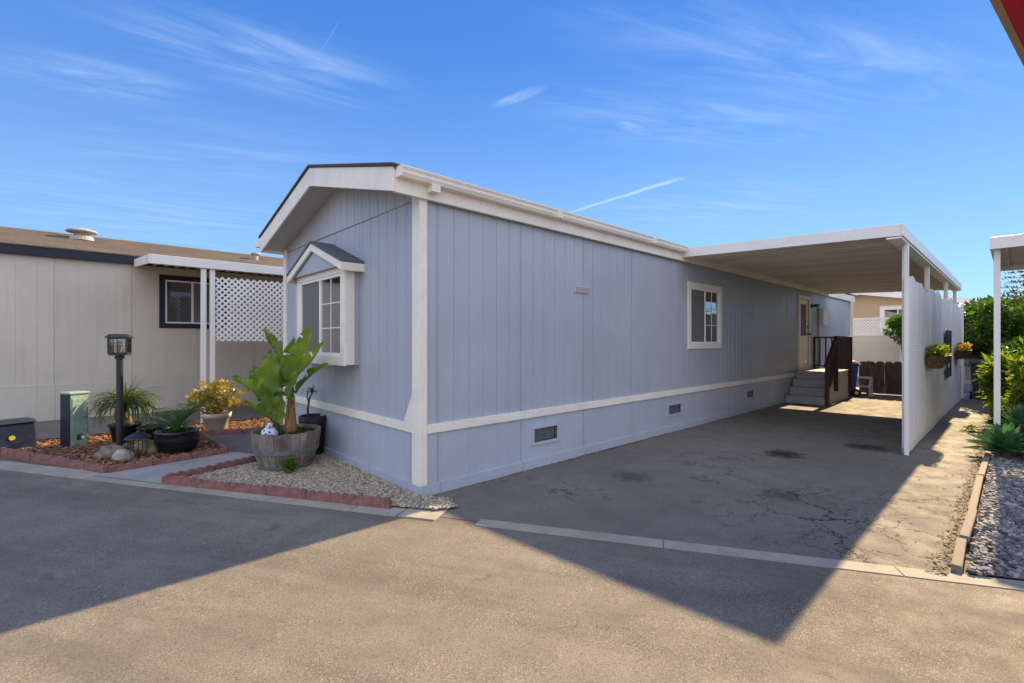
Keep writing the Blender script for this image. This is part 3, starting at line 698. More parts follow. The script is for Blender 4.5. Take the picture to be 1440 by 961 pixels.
for s_,w_ in ((5.945,.052),(6.14,.05),(8.75,.07),(12.1,.07),(14.4,.07)):
    b=MB(); q_=to+.01 if s_<6 else to+.06; b.box(s_,s_+w_,q_,q_+w_,0,zo-.19)
    p=b.build('post',M['whitemetal'],cp,bevel=.006)
    b=MB(); b.box(s_-.03,s_+.105,q_+w_,q_+.01+w_,0,.09); b.build('foot_bracket',M['galv'],p)
# ---------------------------------------------- screen wall under carport edge
scr=thing('screen_wall','white textured screen wall standing under the outer edge of the carport','screen wall',(CX,CY,0),A)
b=MB(); NX=120; NZ=256; s0,s1=6.02,15.6; tf=-3.125
def ztop(s): return 2.50+.10*(s-s0)/(s1-s0)+.035*math.sin(s*2.1)-.03*math.sin(s*4.7+1)+.012*math.sin(s*11)
def bow(s,z): return (.012*math.sin(s*2.2+.5)+.007*math.sin(s*5.1))*(.35+.26*z)+.004*math.sin(z*3+s)
bb=len(b.v)
for i in range(NX+1):
    s_=s0+(s1-s0)*i/NX
    for k in range(NZ+1):
        z=.015+(ztop(s_)-.015)*k/NZ
        ph=(z/.039)%1.0; rib=.0045*(1-abs(2*ph-1))
        b.v.append((s_,tf-bow(s_,z)-rib,z))
for i in range(NX):
    for k in range(NZ):
        a=bb+i*(NZ+1)+k; b.f.append((a,a+NZ+1,a+NZ+2,a+1)); b.m.append(0)
bb=len(b.v)
for i in range(NX+1):
    s_=s0+(s1-s0)*i/NX
    b.v += [(s_,tf-bow(s_,ztop(s_)),ztop(s_)),(s_,tf+.018,ztop(s_)),(s_,tf+.018,.015)]
for i in range(NX):
    a=bb+i*3; b.f += [(a,a+3,a+4,a+1),(a+1,a+4,a+5,a+2)]; b.m += [0,0]
def screen_mat():
    m,t,bb_=newmat('white_ribbed_screen'); v=t.coord(); n=t.noise(t.coord(scale=(2.2,2.2,.25)),2.2,4,.6); n2=t.noise(v,9,4,.6)
    w=t.n.new('ShaderNodeTexWave'); w.wave_type='BANDS'; w.bands_direction='X'; w.inputs['Scale'].default_value=14; t.link(v,w.inputs['Vector'])
    base=t.mix(t.ss(n,.42,.68,0,.40),(.88,.86,.86),(.64,.57,.50)); base=t.mix(t.ss(n2,.5,.8,0,.2),base,(.55,.5,.46))
    t.link(base,bb_.inputs['Base Color']); bb_.inputs['Roughness'].default_value=.45; bb_.inputs['Specular IOR Level'].default_value=.35
    t.link(t.bump(w.outputs['Fac'],.35,.006),bb_.inputs['Normal']); return m
M['screenwall']=screen_mat()
b.build('panel',M['screenwall'],scr,recalc=False,smooth=False)
b=MB(); b.box(s1+.002,s1+.05,tf-.045,tf+.045,.01,2.66); b.build('end_post',M['vinyl'],scr,bevel=.006)

# ================================================================== PORCH STEPS
st=thing('porch_steps','grey wooden porch steps with dark brown railing at the white door','porch steps',tuple(H(11.10,0)),A)
tr=.28; rs=.2; W=.90
for k in range(3):
    b=MB(); b.box(k*tr,3*tr+.002,-W,-.04,0 if k==0 else k*rs+.001,(k+1)*rs-.025); b.box(k*tr-.02,(k+1)*tr,-W-.015,-.04,(k+1)*rs-.024,(k+1)*rs)
    b.build('step',M['steps'],st,bevel=.004)
b=MB(); b.box(3*tr+.004,2.42,-W,-.04,0,4*rs-.03); b.box(3*tr-.02,2.44,-W-.015,-.04,4*rs-.029,4*rs); b.build('landing',M['steps'],st,bevel=.004)
b=MB(); b.prism([(0,-W-.018,0),(3*tr,-W-.018,0),(3*tr,-W-.018,.78),(0,-W-.018,.19)],(0,.0165,0)); b.prism([(3*tr+.002,-W-.018,0),(2.42,-W-.018,0),(2.42,-W-.018,.772),(3*tr+.002,-W-.018,.772)],(0,.0165,0))
b.build('side_panel',M['steps'],st)
rt=-W-.06
for q in ((-.02,.07,rt-.045,rt+.04,0,1.02),(3*tr,3*tr+.09,rt-.045,rt+.04,.3,1.74),(2.36,2.45,rt-.045,rt+.04,.2,1.74),(2.36,2.42,-.11,-.05,.8,1.70)):
    b=MB(); b.box(*q); b.build('railing_post',M['brownwood'],st,bevel=.004)
b=MB(); b.bar((-.10,rt,.98),(3*tr+.04,rt,1.70),.09,.05); b.bar((-.0,rt,.30),(3*tr+.04,rt,.92),.05,.05)
b.bar((3*tr-.02,rt,1.72),(2.47,rt,1.72),.09,.05); b.bar((3*tr,rt,.90),(2.45,rt,.90),.05,.05); b.bar((2.40,rt,1.72),(2.40,-.05,1.72),.06,.05); b.bar((2.40,rt,.90),(2.40,-.05,.90),.05,.05)
b.build('handrail',M['brownwood'],st,bevel=.004)
for i in range(5):
    x=.12+i*.155; zb=.30+(x)*.70; b=MB(); b.box(x,x+.035,rt-.018,rt+.018,zb,zb+.72); b.build('baluster',M['brownwood'],st)
for i in range(9):
    x=3*tr+.14+i*.152; b=MB(); b.box(x,x+.10,rt-.012,rt+.012,.90,1.70); b.build('baluster',M['brownwood'],st)
for i in range(5):
    y=-.22-i*.15; b=MB(); b.box(2.385,2.415,y-.016,y+.016,.90,1.70); b.build('baluster',M['brownwood'],st)

# ================================================================== TIMBER EDGING
for i,(s0_,s1_,dz,dr) in enumerate(((1.86,2.52,0,.02),(2.55,3.45,0.012,-.01),(3.47,5.1,0,.004),(5.12,6.9,0.006,-.006),(6.92,9.4,0,0))):
    b=MB(); L=s1_-s0_; b.box(0,L,-.03,.03,-.02,.046)
    o=b.build('edging_board',M['edgewood'],bevel=.008,loc=tuple(H(s0_,-3.90,dz)),rz=A+dr)
    tag(o,['short weathered edging timber nearest the road, left of the grey stones','short weathered edging timber second from the road','long weathered edging timber in the middle of the row by the grey stones','long weathered edging timber running up to the blue green agave','weathered edging timber farthest from the road, beside the shrubs'][i],'edging board','timber edging boards along the grey stones')
# ================================================================== NEIGHBOUR'S HOME (left)
NT0=9.2
nb=thing('mobile_home','beige mobile home with dark navy fascia and brown shingle roof across the driveway','mobile home',(CX,CY,0),A)
fN=lambda a,z,d:(a,NT0-d,z)
n0,n1=-5.6,14.0
NW=(-1.03,.10,2.02,3.02)
b=MB(); b.siding(fN,n0,n1,.70,3.4,.30,[NW],gw=.004,gd=.003,off=.1)
b.siding(lambda a,z,d:(n0-d,a,z),NT0,NT0+4.9,0,3.4,.3,gw=.004,gd=.003); b.add([(n0,NT0,3.4),(n0,NT0+4.9,3.4),(n0,NT0+2.45,4.12)],[(0,1,2)])
b.build('wall',M['beige'],nb,recalc=False)
b=MB(); b.siding(lambda a,z,d:fN(a,z,d+.012),n0,n1,0,.715,.6,gw=.004,gd=.003,off=.1); b.bm(fN,n0,n1,.700,.716,0,.016); b.build('skirting',M['beige'],nb,recalc=False)
b=MB(); b.box(n0-.25,n1,NT0-.12,NT0-.09,3.30,3.49); b.box(n0-.25,n1,NT0-.09,NT0-.02,3.30,3.32); b.build('fascia',M['navy'],nb,bevel=.004)
zr=lambda t:3.50+.285*(t-NT0+.12)
b=MB()
tR=NT0+2.45
b.hexa([(n0-.3,NT0-.14,zr(NT0-.14)-.02),(n1,NT0-.14,zr(NT0-.14)-.02),(n1,tR,zr(tR)-.02),(n0-.3,tR,zr(tR)-.02),(n0-.3,NT0-.14,zr(NT0-.14)),(n1,NT0-.14,zr(NT0-.14)),(n1,tR,zr(tR)),(n0-.3,tR,zr(tR))])
b.hexa([(n0-.3,tR,zr(tR)-.02),(n1,tR,zr(tR)-.02),(n1,tR+2.55,3.45),(n0-.3,tR+2.55,3.45),(n0-.3,tR,zr(tR)),(n1,tR,zr(tR)),(n1,tR+2.55,3.47),(n0-.3,tR+2.55,3.47)])
for k in range(19):   # course butts
    t0=NT0-.14+k*.14; 
    if t0>tR-.1: break
    b.box(n0-.3,n1,t0-.0,t0+.015,zr(t0)-.001,zr(t0)+.008)
rf=b.build('roof',M['shingle'],nb)
w=window(nb,fN,NW,.11,.47,None,1,trim_m='navy',cover='blind')
vt=3.5
def zvent(t): return zr(t)
b=MB(); t_=NT0+1.75; c=(-2.42,t_,zr(t_)-.05)
b.lathe([(.25,0),(.20,.10),(.14,.13),(.14,.20)],20,c); b.lathe([(.17,.17),(.28,.19),(.295,.21),(.27,.24),(.18,.27),(0,.275)],24,c)
b.build('roof_vent',M['rock_white'],nb,smooth=False)
b=MB(); t_=NT0+1.3; c=(1.2,t_,zr(t_)-.05); b.lathe([(.07,0),(.07,.18)],12,c); b.lathe([(.10,.18),(.13,.20),(.12,.24),(0,.26)],14,c); b.build('vent_pipe',M['rock_white'],nb)
# patio cover of the neighbour
pc=thing('patio_cover','white metal patio cover attached to the beige home, with a lattice panel below','patio cover',(CX,CY,0),A)
ta,tb=6.42,NT0-.125; p0,p1=-1.57,9.0; za=3.16; zb=3.40
b=MB(); b.hexa([(p0,ta,za-.06),(p1,ta,za-.06),(p1,tb,zb-.06),(p0,tb,zb-.06),(p0,ta,za-.045),(p1,ta,za-.045),(p1,tb,zb-.045),(p0,tb,zb-.045)])
s_=p0+.1
while s_<p1-.1:
    b.hexa([(s_,ta,za-.09),(s_+.03,ta,za-.09),(s_+.03,tb,zb-.09),(s_,tb,zb-.09),(s_,ta,za-.06),(s_+.03,ta,za-.06),(s_+.03,tb,zb-.06),(s_,tb,zb-.06)]); s_+=.203
b.build('roof_panel',M['deck'],pc)
b=MB(); b.box(p0,p1,ta-.03,ta,za-.16,za+.005)
b.hexa([(p0-.028,ta-.03,za-.16),(p0-.001,ta-.03,za-.16),(p0-.001,tb,zb-.16),(p0-.028,tb,zb-.16),(p0-.028,ta-.03,za+.005),(p0-.001,ta-.03,za+.005),(p0-.001,tb,zb+.005),(p0-.028,tb,zb+.005)])
b.build('fascia',M['whitemetal'],pc,bevel=.004)
for s_ in (-.80,-.655,3.6,8.2):
    b=MB(); b.box(s_,s_+.085,ta+.02,ta+.105,0,za-.09); b.build('post',M['whitemetal'],pc,bevel=.006)
b=MB(); la0,la1,lz0,lz1=-.555,3.55,1.61,2.86; wv=.036; pit=.078*math.sqrt(2)*1.02
for sgn,dd_ in ((1,0),(-1,.007)):
    k=la0-(lz1-lz0)-.1
    while k<la1+(lz1-lz0)+.1:
        # line: a = k + sgn*(z-lz0)
        zs=lz0; ze=lz1
        lo=lambda z:k+sgn*(z-lz0)
        if sgn==1: zs=max(zs,lz0+(la0-k)); ze=min(ze,lz0+(la1-k))
        else: zs=max(zs,lz0+(k-la1)); ze=min(ze,lz0+(k-la0))
        if ze-zs>.02:
            b.bar((lo(zs),ta+.055+dd_,zs),(lo(ze),ta+.055+dd_,ze),.006,wv,up=(0,0,1)) if False else b.obox(((lo(zs)+lo(ze))/2,ta+.055+dd_,(zs+ze)/2),Vector((sgn,0,1)).normalized()*((ze-zs)/2*math.sqrt(2)),Vector((0,1,0))*.003,Vector((-1*sgn,0,1)).normalized()*Vector((1,1,1)).length*0+Vector((-sgn,0,1)).normalized()*wv/2)
        k+=pit
b.build('lattice_panel',M['vinyl'],pc,recalc=False)

# ================================================================== SCALLOPED EDGING
def scallop_mesh(L,n=5,top=True):
    b=MB(); pts=[(0,0,-.05),(L,0,-.05)]; hb=.048; ht=.082
    if top:
        for i in range(n-1,-1,-1):
            for k in range(7):
                a=PI*k/6; x=(i+.5)*L/n+math.cos(a)*L/n/2*.98; pts.append((x,0,hb+math.sin(a)*(ht-hb)))
    else: pts += [(L,0,.07),(0,0,.07)]
    b.prism(pts,(0,.048,0)); return b
def edging_row(pts,label,scallop=True,L0=.46,grp='red scalloped edging blocks round the beds'):
    for (x0,y0),(x1,y1) in zip(pts[:-1],pts[1:]):
        d=math.hypot(x1-x0,y1-y0); n=max(1,round(d/L0)); L=d/n; a=math.atan2(y1-y0,x1-x0); first=None
        for i in range(n):
            f=i/n
            p=(x0+(x1-x0)*f+rng.uniform(-.006,.006),y0+(y1-y0)*f+rng.uniform(-.006,.006),.018+rng.uniform(-.008,.006))
            if first is None: o=first=scallop_mesh(L-.006,top=scallop).build('edging_block',M['brick'],bevel=.008)
            else: o=first.copy(); col.objects.link(o)
            o.location=p; o.rotation_euler=(rng.uniform(-.03,.03),rng.uniform(-.012,.012),a+rng.uniform(-.02,.02))
            tag(o,label,'edging block',grp)
edging_row([(-8.1,7.06),(-4.90,5.69)],'red scalloped edging block in the row between the bark mulch and the road')
edging_row([(-4.86,5.71),(-4.04,6.72)],'red scalloped edging block in the row between the bark mulch and the concrete walk')
edging_row([(-4.04,6.76),(-5.18,7.93)],'flat topped red edging block in the row beside the dark walk pad',False,.8)
edging_row([(-5.14,7.97),(-4.65,8.17),(-3.7,8.55)],'red scalloped edging block in the row behind the dark walk pad')
edging_row([(-3.93,5.30),(-1.16,4.50)],'red scalloped edging block in the row between the pale gravel and the road')
edging_row([(-3.90,5.34),(-3.36,6.22),(-2.88,7.02)],'red scalloped edging block in the row between the pale gravel and the walk')

# ================================================================== LAMP POST
lp=thing('lamp_post','black garden lamp post with a square glass lantern standing in the bark mulch','lamp post',(-5.55,6.69,.02),R(25))
b=MB(); b.lathe([(.075,0),(.075,.02),(.05,.035),(.040,.06),(.040,1.33),(.058,1.34),(.058,1.37),(.036,1.385)],20); b.build('post',M['black'],lp,smooth=False)
b=MB(); Wl=.13
b.box(-.10,.10,-.10,.10,1.385,1.41)
for sx_ in (-1,1):
    for sy_ in (-1,1): b.box(sx_*.10-.009,sx_*.10+.009,sy_*.10-.009,sy_*.10+.009,1.41,1.63)
for z_ in (1.41,1.615):
    for q in (-1,1): b.box(-.091,.091,q*.10-.007,q*.10+.007,z_,z_+.014); b.box(q*.10-.007,q*.10+.007,-.091,.091,z_,z_+.014)
for q in (-1,1):
    b.box(-.004,.004,q*.101-.004,q*.101+.004,1.424,1.615); b.box(q*.101-.004,q*.101+.004,-.004,.004,1.424,1.615)
    b.box(-.091,.091,q*.101-.004,q*.101+.004,1.555,1.563); b.box(q*.101-.004,q*.101+.004,-.091,.091,1.555,1.563)
ln=b.build('lantern_frame',M['black'],lp)
b=MB(); b.hexa([(-.135,-.135,1.63),(.135,-.135,1.63),(.135,.135,1.63),(-.135,.135,1.63),(-.135,-.135,1.645),(.135,-.135,1.645),(.135,.135,1.645),(-.135,.135,1.645)])
b.hexa([(-.125,-.125,1.645),(.125,-.125,1.645),(.125,.125,1.645),(-.125,.125,1.645),(-.10,-.10,1.685),(.10,-.10,1.685),(.08,.08,1.685),(-.08,.08,1.685)])
b.build('lantern_roof',M['black'],lp,bevel=.003)
b=MB()
for q in (-1,1): b.box(-.088,.088,q*.094-.002,q*.094+.002,1.425,1.614); b.box(q*.094-.002,q*.094+.002,-.088,.088,1.425,1.614)
b.build('lantern_glass',M['lampglass'],ln)
b=MB(); b.lathe([(.022,1.41),(.022,1.46),(.04,1.50),(.045,1.54),(.03,1.58),(0,1.60)],12); b.build('bulb',M['rock_white'],ln,smooth=True)

# ================================================================== UTILITY PEDESTALS
up=thing('utility_pedestal','tall pale green metal utility pedestal with a dark side standing in the bark mulch','utility pedestal',(-6.60,7.13,.01),R(70))
b=MB(); b.box(-.105,.12,-.115,.115,0,.80); b.box(-.085,.10,-.122,-.1155,.06,.74); b.build('cabinet',M['green_metal'],up,bevel=.008)
b=MB(); b.box(-.125,.135,-.13,.13,.802,.835); b.build('lid',M['green_metal'],up,bevel=.008)
b=MB(); b.box(-.116,-.1055,-.113,.113,.01,.799); sp=b.build('side_panel',M['navy'],up,bevel=.002)
b=MB(); b.box(-.03,.03,-.128,-.123,.12,.20); b.build('warning_label',M['black'],up)
b=MB(); b.tube([(.06,-.12,.45),(.06,-.15,.45)],.014,10); b.build('lock',M['galv'],up)
ub=thing('utility_box','short dark navy utility box at the far left in the bark mulch','utility box',(-7.32,6.93,.01),R(62))
b=MB(); b.hexa([(-.22,-.17,0),(.22,-.17,0),(.22,.17,0),(-.22,.17,0),(-.20,-.15,.40),(.20,-.15,.40),(.20,.15,.40),(-.20,.15,.40)]); b.build('cabinet',M['navy_box'],ub,bevel=.012)
b=MB(); b.hexa([(-.225,-.175,.402),(.225,-.175,.402),(.225,.175,.402),(-.225,.175,.402),(-.20,-.15,.445),(.20,-.15,.445),(.20,.15,.445),(-.20,.15,.445)]); b.build('lid',M['navy_box'],ub,bevel=.010)
b=MB()
for (a_,z_,r_) in ((-.16,.22,.035),):
    b.lathe([(r_,0),(r_,.003),(0,.0031)],14)
    b.v=[(p[0]-.05,-.165-p[2],p[1]+.20) for p in b.v]
b.build('warning_label',pmat('yellow_label',(.55,.45,.05),.5),ub)

# ================================================================== ROCKS AND GROUND LANTERN
def rock(loc,rad,seed,m,label,rz=0):
    b=MB(); b.blob((0,0,rad[2]*.62),rad,seed,.30,20,12,-.02)
    o=b.build('rock',m,smooth=True,loc=loc,rz=rz); tag(o,label,'rock')
rock((-5.44,6.42,.015),(.175,.12,.11),1,M['rock_grey'],'rounded grey brown rock left of the lamp post foot',.2)
rock((-5.13,6.66,.015),(.18,.13,.13),5,M['rock_tan'],'tan rock behind the little ground lantern',.1)
rock((-5.18,6.30,.015),(.105,.085,.10),8,M['rock_white'],'small whitish rock in front of the ground lantern',.5)
gl=thing('ground_lantern','small black wire lantern with a cone roof among the rocks','lantern',(-5.06,6.40,.03),0)
b=MB(); b.lathe([(.155,.262),(.15,.275),(.07,.325),(.02,.345),(.012,.37),(0,.375)],20); b.build('roof',M['black'],gl)
b=MB()
for k in range(7):
    a=2*PI*k/7; b.tube([(math.cos(a)*r_,math.sin(a)*r_,z_) for r_,z_ in ((.075,.0),(.105,.08),(.115,.16),(.09,.265))],.005,6)
b.lathe([(.08,0),(.085,.012),(.0,.014)],16)
b.build('cage',M['black'],gl)

# ================================================================== PLANT HELPERS
def strap(b,base,yaw,el,L,w,droop,n=7,fold=.25,twist=0):
    """arching strap leaf"""
    p=Vector(base); e=el; pts=[]; st=L/n
    for i in range(n+1):
        pts.append((p.copy(),e)); p=p+Vector((math.cos(yaw)*math.cos(e),math.sin(yaw)*math.cos(e),math.sin(e)))*st; e-=droop/n*(1+.6*i/n)
    side=Vector((-math.sin(yaw),math.cos(yaw),twist)).normalized(); vs=[]; 
    for i,(q,e) in enumerate(pts):
        f=i/n; ww=w*(.55+.45*min(1,f*3))*(1-max(0,f-.55)/.45)**.8 if f<1 else 0
        up=Vector((-math.cos(yaw)*math.sin(e),-math.sin(yaw)*math.sin(e),math.cos(e)))
        vs += [q-side*ww/2+up*ww*fold, q, q+side*ww/2+up*ww*fold]
    fs=[]
    for i in range(n):
        a=i*3; fs += [(a,a+1,a+4,a+3),(a+1,a+2,a+5,a+4)]
    b.add(vs,fs)
def leaf(b,p,d,up,L,w):
    d=Vector(d).normalized(); s=d.cross(Vector(up))
    if s.length<1e-3: s=Vector((1,0,0))
    s.normalize(); u=s.cross(d); p=Vector(p)
    b.add([p,p+d*L*.45+s*w/2+u*w*.12,p+d*L,p+d*L*.45-s*w/2+u*w*.12,p+d*L*.5-u*w*.06],[(0,1,4),(1,2,4),(2,3,4),(3,0,4)])
def crown(b,c,rad,n,size,rg,lumps=14,lumpr=.42,asp=.5,flat=0.0,droop=.2):
    c=Vector(c); Lm=[]
    for i in range(lumps):
        while True:
            v=Vector((rg.uniform(-1,1),rg.uniform(-1,1),rg.uniform(-1,1)))
            if v.length<1: break
        v=v*.75; Lm.append((Vector((v.x*rad[0],v.y*rad[1],v.z*rad[2])),lumpr*rg.uniform(.6,1.25)))
    for i in range(n):
        lc,lr=rg.choice(Lm); d=Vector((rg.gauss(0,1),rg.gauss(0,1),rg.gauss(0,1)+.25)).normalized()
        q=lr*rg.uniform(.45,1.06)
        p=c+lc+Vector((d.x*rad[0]*q,d.y*rad[1]*q,d.z*rad[2]*q))
        if p.z<flat: continue
        dd=(d+Vector((rg.gauss(0,.6),rg.gauss(0,.6),rg.gauss(0,.6)-droop))).normalized()
        s=size*rg.uniform(.6,1.35)
        leaf(b,p,dd,Vector((rg.gauss(0,.5),rg.gauss(0,.5),1)),s,s*asp)
def stems(b,base,c,rad,n,r,rg):
    for i in range(n):
        e=Vector(c)+Vector((rg.uniform(-.7,.7)*rad[0],rg.uniform(-.7,.7)*rad[1],rg.uniform(-.5,.6)*rad[2])); s=Vector(base)+Vector((rg.uniform(-1,1)*r*2,rg.uniform(-1,1)*r*2,0))
        m=(s+e)/2+Vector((rg.uniform(-.1,.1),rg.uniform(-.1,.1),.1*rad[2])); b.tube([s,m,e],[r,r*.7,r*.25],6)
def pot(parent,prof,m,soil_r,soil_z,name='pot'):
    b=MB(); b.lathe(prof,32); b.build(name,m,parent,smooth=False if len(prof)<4 else True)
    b=MB(); b.lathe([(soil_r,soil_z-.02),(soil_r,soil_z),(0.001,soil_z+.015)],24); b.build('soil',M['soil'],parent)
rp=random.Random(11)
# ponytail palm behind the lamp post
pl=thing('potted_plant','potted ponytail palm with long drooping strap leaves behind the lamp post','potted plant',(-6.05,7.40,.02),0)
pot(pl,[(.13,0),(.15,.02),(.20,.27),(.215,.275),(.215,.30),(.19,.30),(.185,.26)],M['pot_plastic'],.186,.265)
b=MB(); b.lathe([(.10,.25),(.12,.29),(.085,.36),(.05,.44),(.045,.52),(.03,.56)],14); b.build('stem',M['trunk'],pl,smooth=True)
b=MB()
for i in range(190):
    strap(b,(rp.uniform(-.03,.03),rp.uniform(-.03,.03),.50+rp.uniform(0,.06)),rp.uniform(0,2*PI),rp.uniform(.5,1.45),rp.uniform(.48,.78),rp.uniform(.016,.028),rp.uniform(1.6,3.0),8,.2)
for i in range(26):
    strap(b,(0,0,.52),rp.uniform(0,2*PI),rp.uniform(.9,1.5),rp.uniform(.5,.62),.013,rp.uniform(.3,.9),7,.2)
b.build('foliage',M['leaf_strap'],pl,recalc=False)
# dry grassy plant in a black pot to the right of the post
pl=thing('potted_plant','tilted black plastic pot with a dry trailing plant right of the lamp post','potted plant',(-5.50,7.22,.02),.3)
b=MB(); b.lathe([(.11,0),(.13,.02),(.17,.26),(.185,.265),(.185,.29),(.16,.29),(.155,.25)],28); o=b.build('pot',M['pot_plastic'],pl,smooth=True); 
b=MB(); b.lathe([(.155,.23),(.155,.25),(.001,.26)],20); b.build('soil',M['soil'],pl)
b=MB()
for i in range(60): strap(b,(rp.uniform(-.08,.08),rp.uniform(-.08,.08),.25),rp.uniform(0,2*PI),rp.uniform(.4,1.3),rp.uniform(.18,.34),.010,rp.uniform(1.4,2.8),6,.2)
b.build('foliage',leafmat('dry_trailing_leaf',(.07,.075,.015),(.16,.11,.03),.5,.3),pl,recalc=False)
# palm in the black glazed pot
pl=thing('potted_plant','small feathery palm in a wide glossy black pot on the bark mulch','potted plant',(-4.80,6.78,.02),0)
pot(pl,[(.20,0),(.22,.015),(.265,.13),(.275,.21),(.262,.275),(.272,.285),(.272,.31),(.25,.31),(.235,.25)],M['pot_black'],.24,.27)
for i in range(13):
    b=MB(); yaw=2*PI*i/13+rp.uniform(-.2,.2); el=rp.uniform(.85,1.5); L=rp.uniform(.42,.62); p=Vector((rp.uniform(-.04,.04),rp.uniform(-.04,.04),.28)); e=el; n=14; pts=[]
    for k in range(n+1):
        pts.append(p.copy()); p=p+Vector((math.cos(yaw)*math.cos(e),math.sin(yaw)*math.cos(e),math.sin(e)))*L/n; e-=1.0/n*(1+k/n)
    b.tube(pts,[.006*(1-.7*k/n) for k in range(n+1)],5)
    sd_=Vector((-math.sin(yaw),math.cos(yaw),0))
    for k in range(3,n+1):
        d=(pts[k]-pts[k-1]).normalized()
        for q in (-1,1):
            for rr in (0,.5):
                leaf(b,pts[k]-d*rr*L/n,d*.75+sd_*q+Vector((0,0,-.12+rp.uniform(-.15,.15))),(0,0,1),.17*(1-.45*abs(k/n-.45))*rp.uniform(.8,1.1),.014)
    b.build('frond',M['leaf_palm'],pl,recalc=False)
b=MB()
for i in range(120):
    a=rp.uniform(0,6.3); r=rp.uniform(0,.22); leaf(b,(math.cos(a)*r,math.sin(a)*r,.275),(math.cos(a*3),math.sin(a*3),rp.uniform(.2,.9)),(0,0,1),.05,.03)
b.build('ground_cover',M['leaf_dark'],pl,recalc=False)
# jade bush in the cream pot
pl=thing('potted_plant','yellow jade bush in a cream clay pot beside the driveway','potted plant',(-5.14,8.22,.02),0)
pot(pl,[(.14,0),(.155,.015),(.20,.26),(.225,.265),(.235,.34),(.215,.35),(.20,.30)],M['pot_beige'],.20,.315)
b=MB(); tips=[]
for i in range(58):
    yaw=rp.uniform(0,2*PI); L=rp.uniform(.26,.60); el=rp.uniform(.28,1.45); p0_=Vector((rp.uniform(-.06,.06),rp.uniform(-.06,.06),.31))
    d=Vector((math.cos(yaw)*math.cos(el),math.sin(yaw)*math.cos(el),math.sin(el)))
    m=p0_+d*L*.5+Vector((0,0,-.02)); e=p0_+d*L*.86+Vector((0,0,.05)); b.tube([p0_,m,e],[.013,.009,.005],6); tips.append((e,d)); tips.append((m+Vector((rp.uniform(-.05,.05),rp.uniform(-.05,.05),.08)),d))
b.build('branches',pmat('tan_jade_stem',(.34,.24,.14),.8,.2,9,.2,60,.3,.004,60),pl)
b=MB()
for e,d in tips:
    for k in range(17):
        dd=(d*.7+Vector((rp.gauss(0,.75),rp.gauss(0,.75),rp.gauss(0,.6)+.35))).normalized()
        s=rp.uniform(.05,.085); leaf(b,e+Vector((rp.gauss(0,.025),rp.gauss(0,.025),rp.gauss(0,.025))),dd,(rp.gauss(0,1),rp.gauss(0,1),1),s,s*.62)
b.build('foliage',M['leaf_jade'],pl,recalc=False)

# ================================================================== BARREL AND BANANA
BX,BY=-2.86,6.00
br=thing('barrel_planter','weathered half wine barrel planter standing on the pale gravel in front of the home','barrel planter',(BX,BY,.03),.2)
b=MB(); ns=26
def br_r(z): return .300+.105*math.sin(min(1,z/.46)*PI*.5)
for k in range(ns):
    a0_=2*PI*(k+.02)/ns; a1_=2*PI*(k+.98)/ns; dz=rp.uniform(-.006,.006); vs=[]; nz=6
    for i in range(nz+1):
        z=.455*i/nz+(dz if i==nz else 0); r=br_r(z)
        for a in (a0_,a1_): vs += [(r*math.cos(a),r*math.sin(a),z),((r-.028)*math.cos(a),(r-.028)*math.sin(a),z)]
    fs=[]
    for i in range(nz):
        q=i*4; fs += [(q,q+2,q+6,q+4),(q+1,q+5,q+7,q+3),(q,q+4,q+5,q+1),(q+2,q+3,q+7,q+6)]
    q=nz*4; fs += [(q,q+2,q+3,q+1)]
    b.add(vs,fs)
b.build('staves',M['stave'],br)
for z0_,z1_ in ((.012,.055),(.205,.255)):
    b=MB(); b.lathe([(br_r(z0_)+.001,z0_),(br_r(z0_)+.007,z0_),(br_r(z1_)+.007,z1_),(br_r(z1_)+.001,z1_)],40); b.build('hoop',M['galv'],br,smooth=False)
b=MB(); b.lathe([(.36,.36),(.36,.39),(.001,.41)],28); b.build('soil',M['soil'],br)
bp=thing('banana_plant','tall banana plant with broad green leaves growing in the half barrel','banana plant',(BX+.03,BY,.42),0)
b=MB()
b.tube([(0.02,0,-.02),(.03,.0,.2),(.03,.0,.42),(.03,0,.60)],[.062,.050,.042,.03],14)
b.build('trunk',M['sheath'],bp,smooth=True)
b=MB()
for i in range(16):
    a=2*PI*i/16+rp.uniform(-.2,.2); h=rp.uniform(.25,.55); r0=.064
    p=[(.02+math.cos(a)*r0*(1-.4*f),math.sin(a)*r0*(1-.4*f),f*h-.01) for f in (0,.35,.7,1)]; e=Vector(p[-1])+Vector((math.cos(a)*.03,math.sin(a)*.03,-.02))
    b.tube(p+[e],[.022,.018,.014,.010,.004],6)
b.build('dry_sheath',M['sheath'],bp,smooth=True)
BO=Vector((BX+.03,BY,.42))
def pix(x,y,Z): return Vector(((x-720)/665*Z,Z,1.6+(481-y)/665*Z))-BO
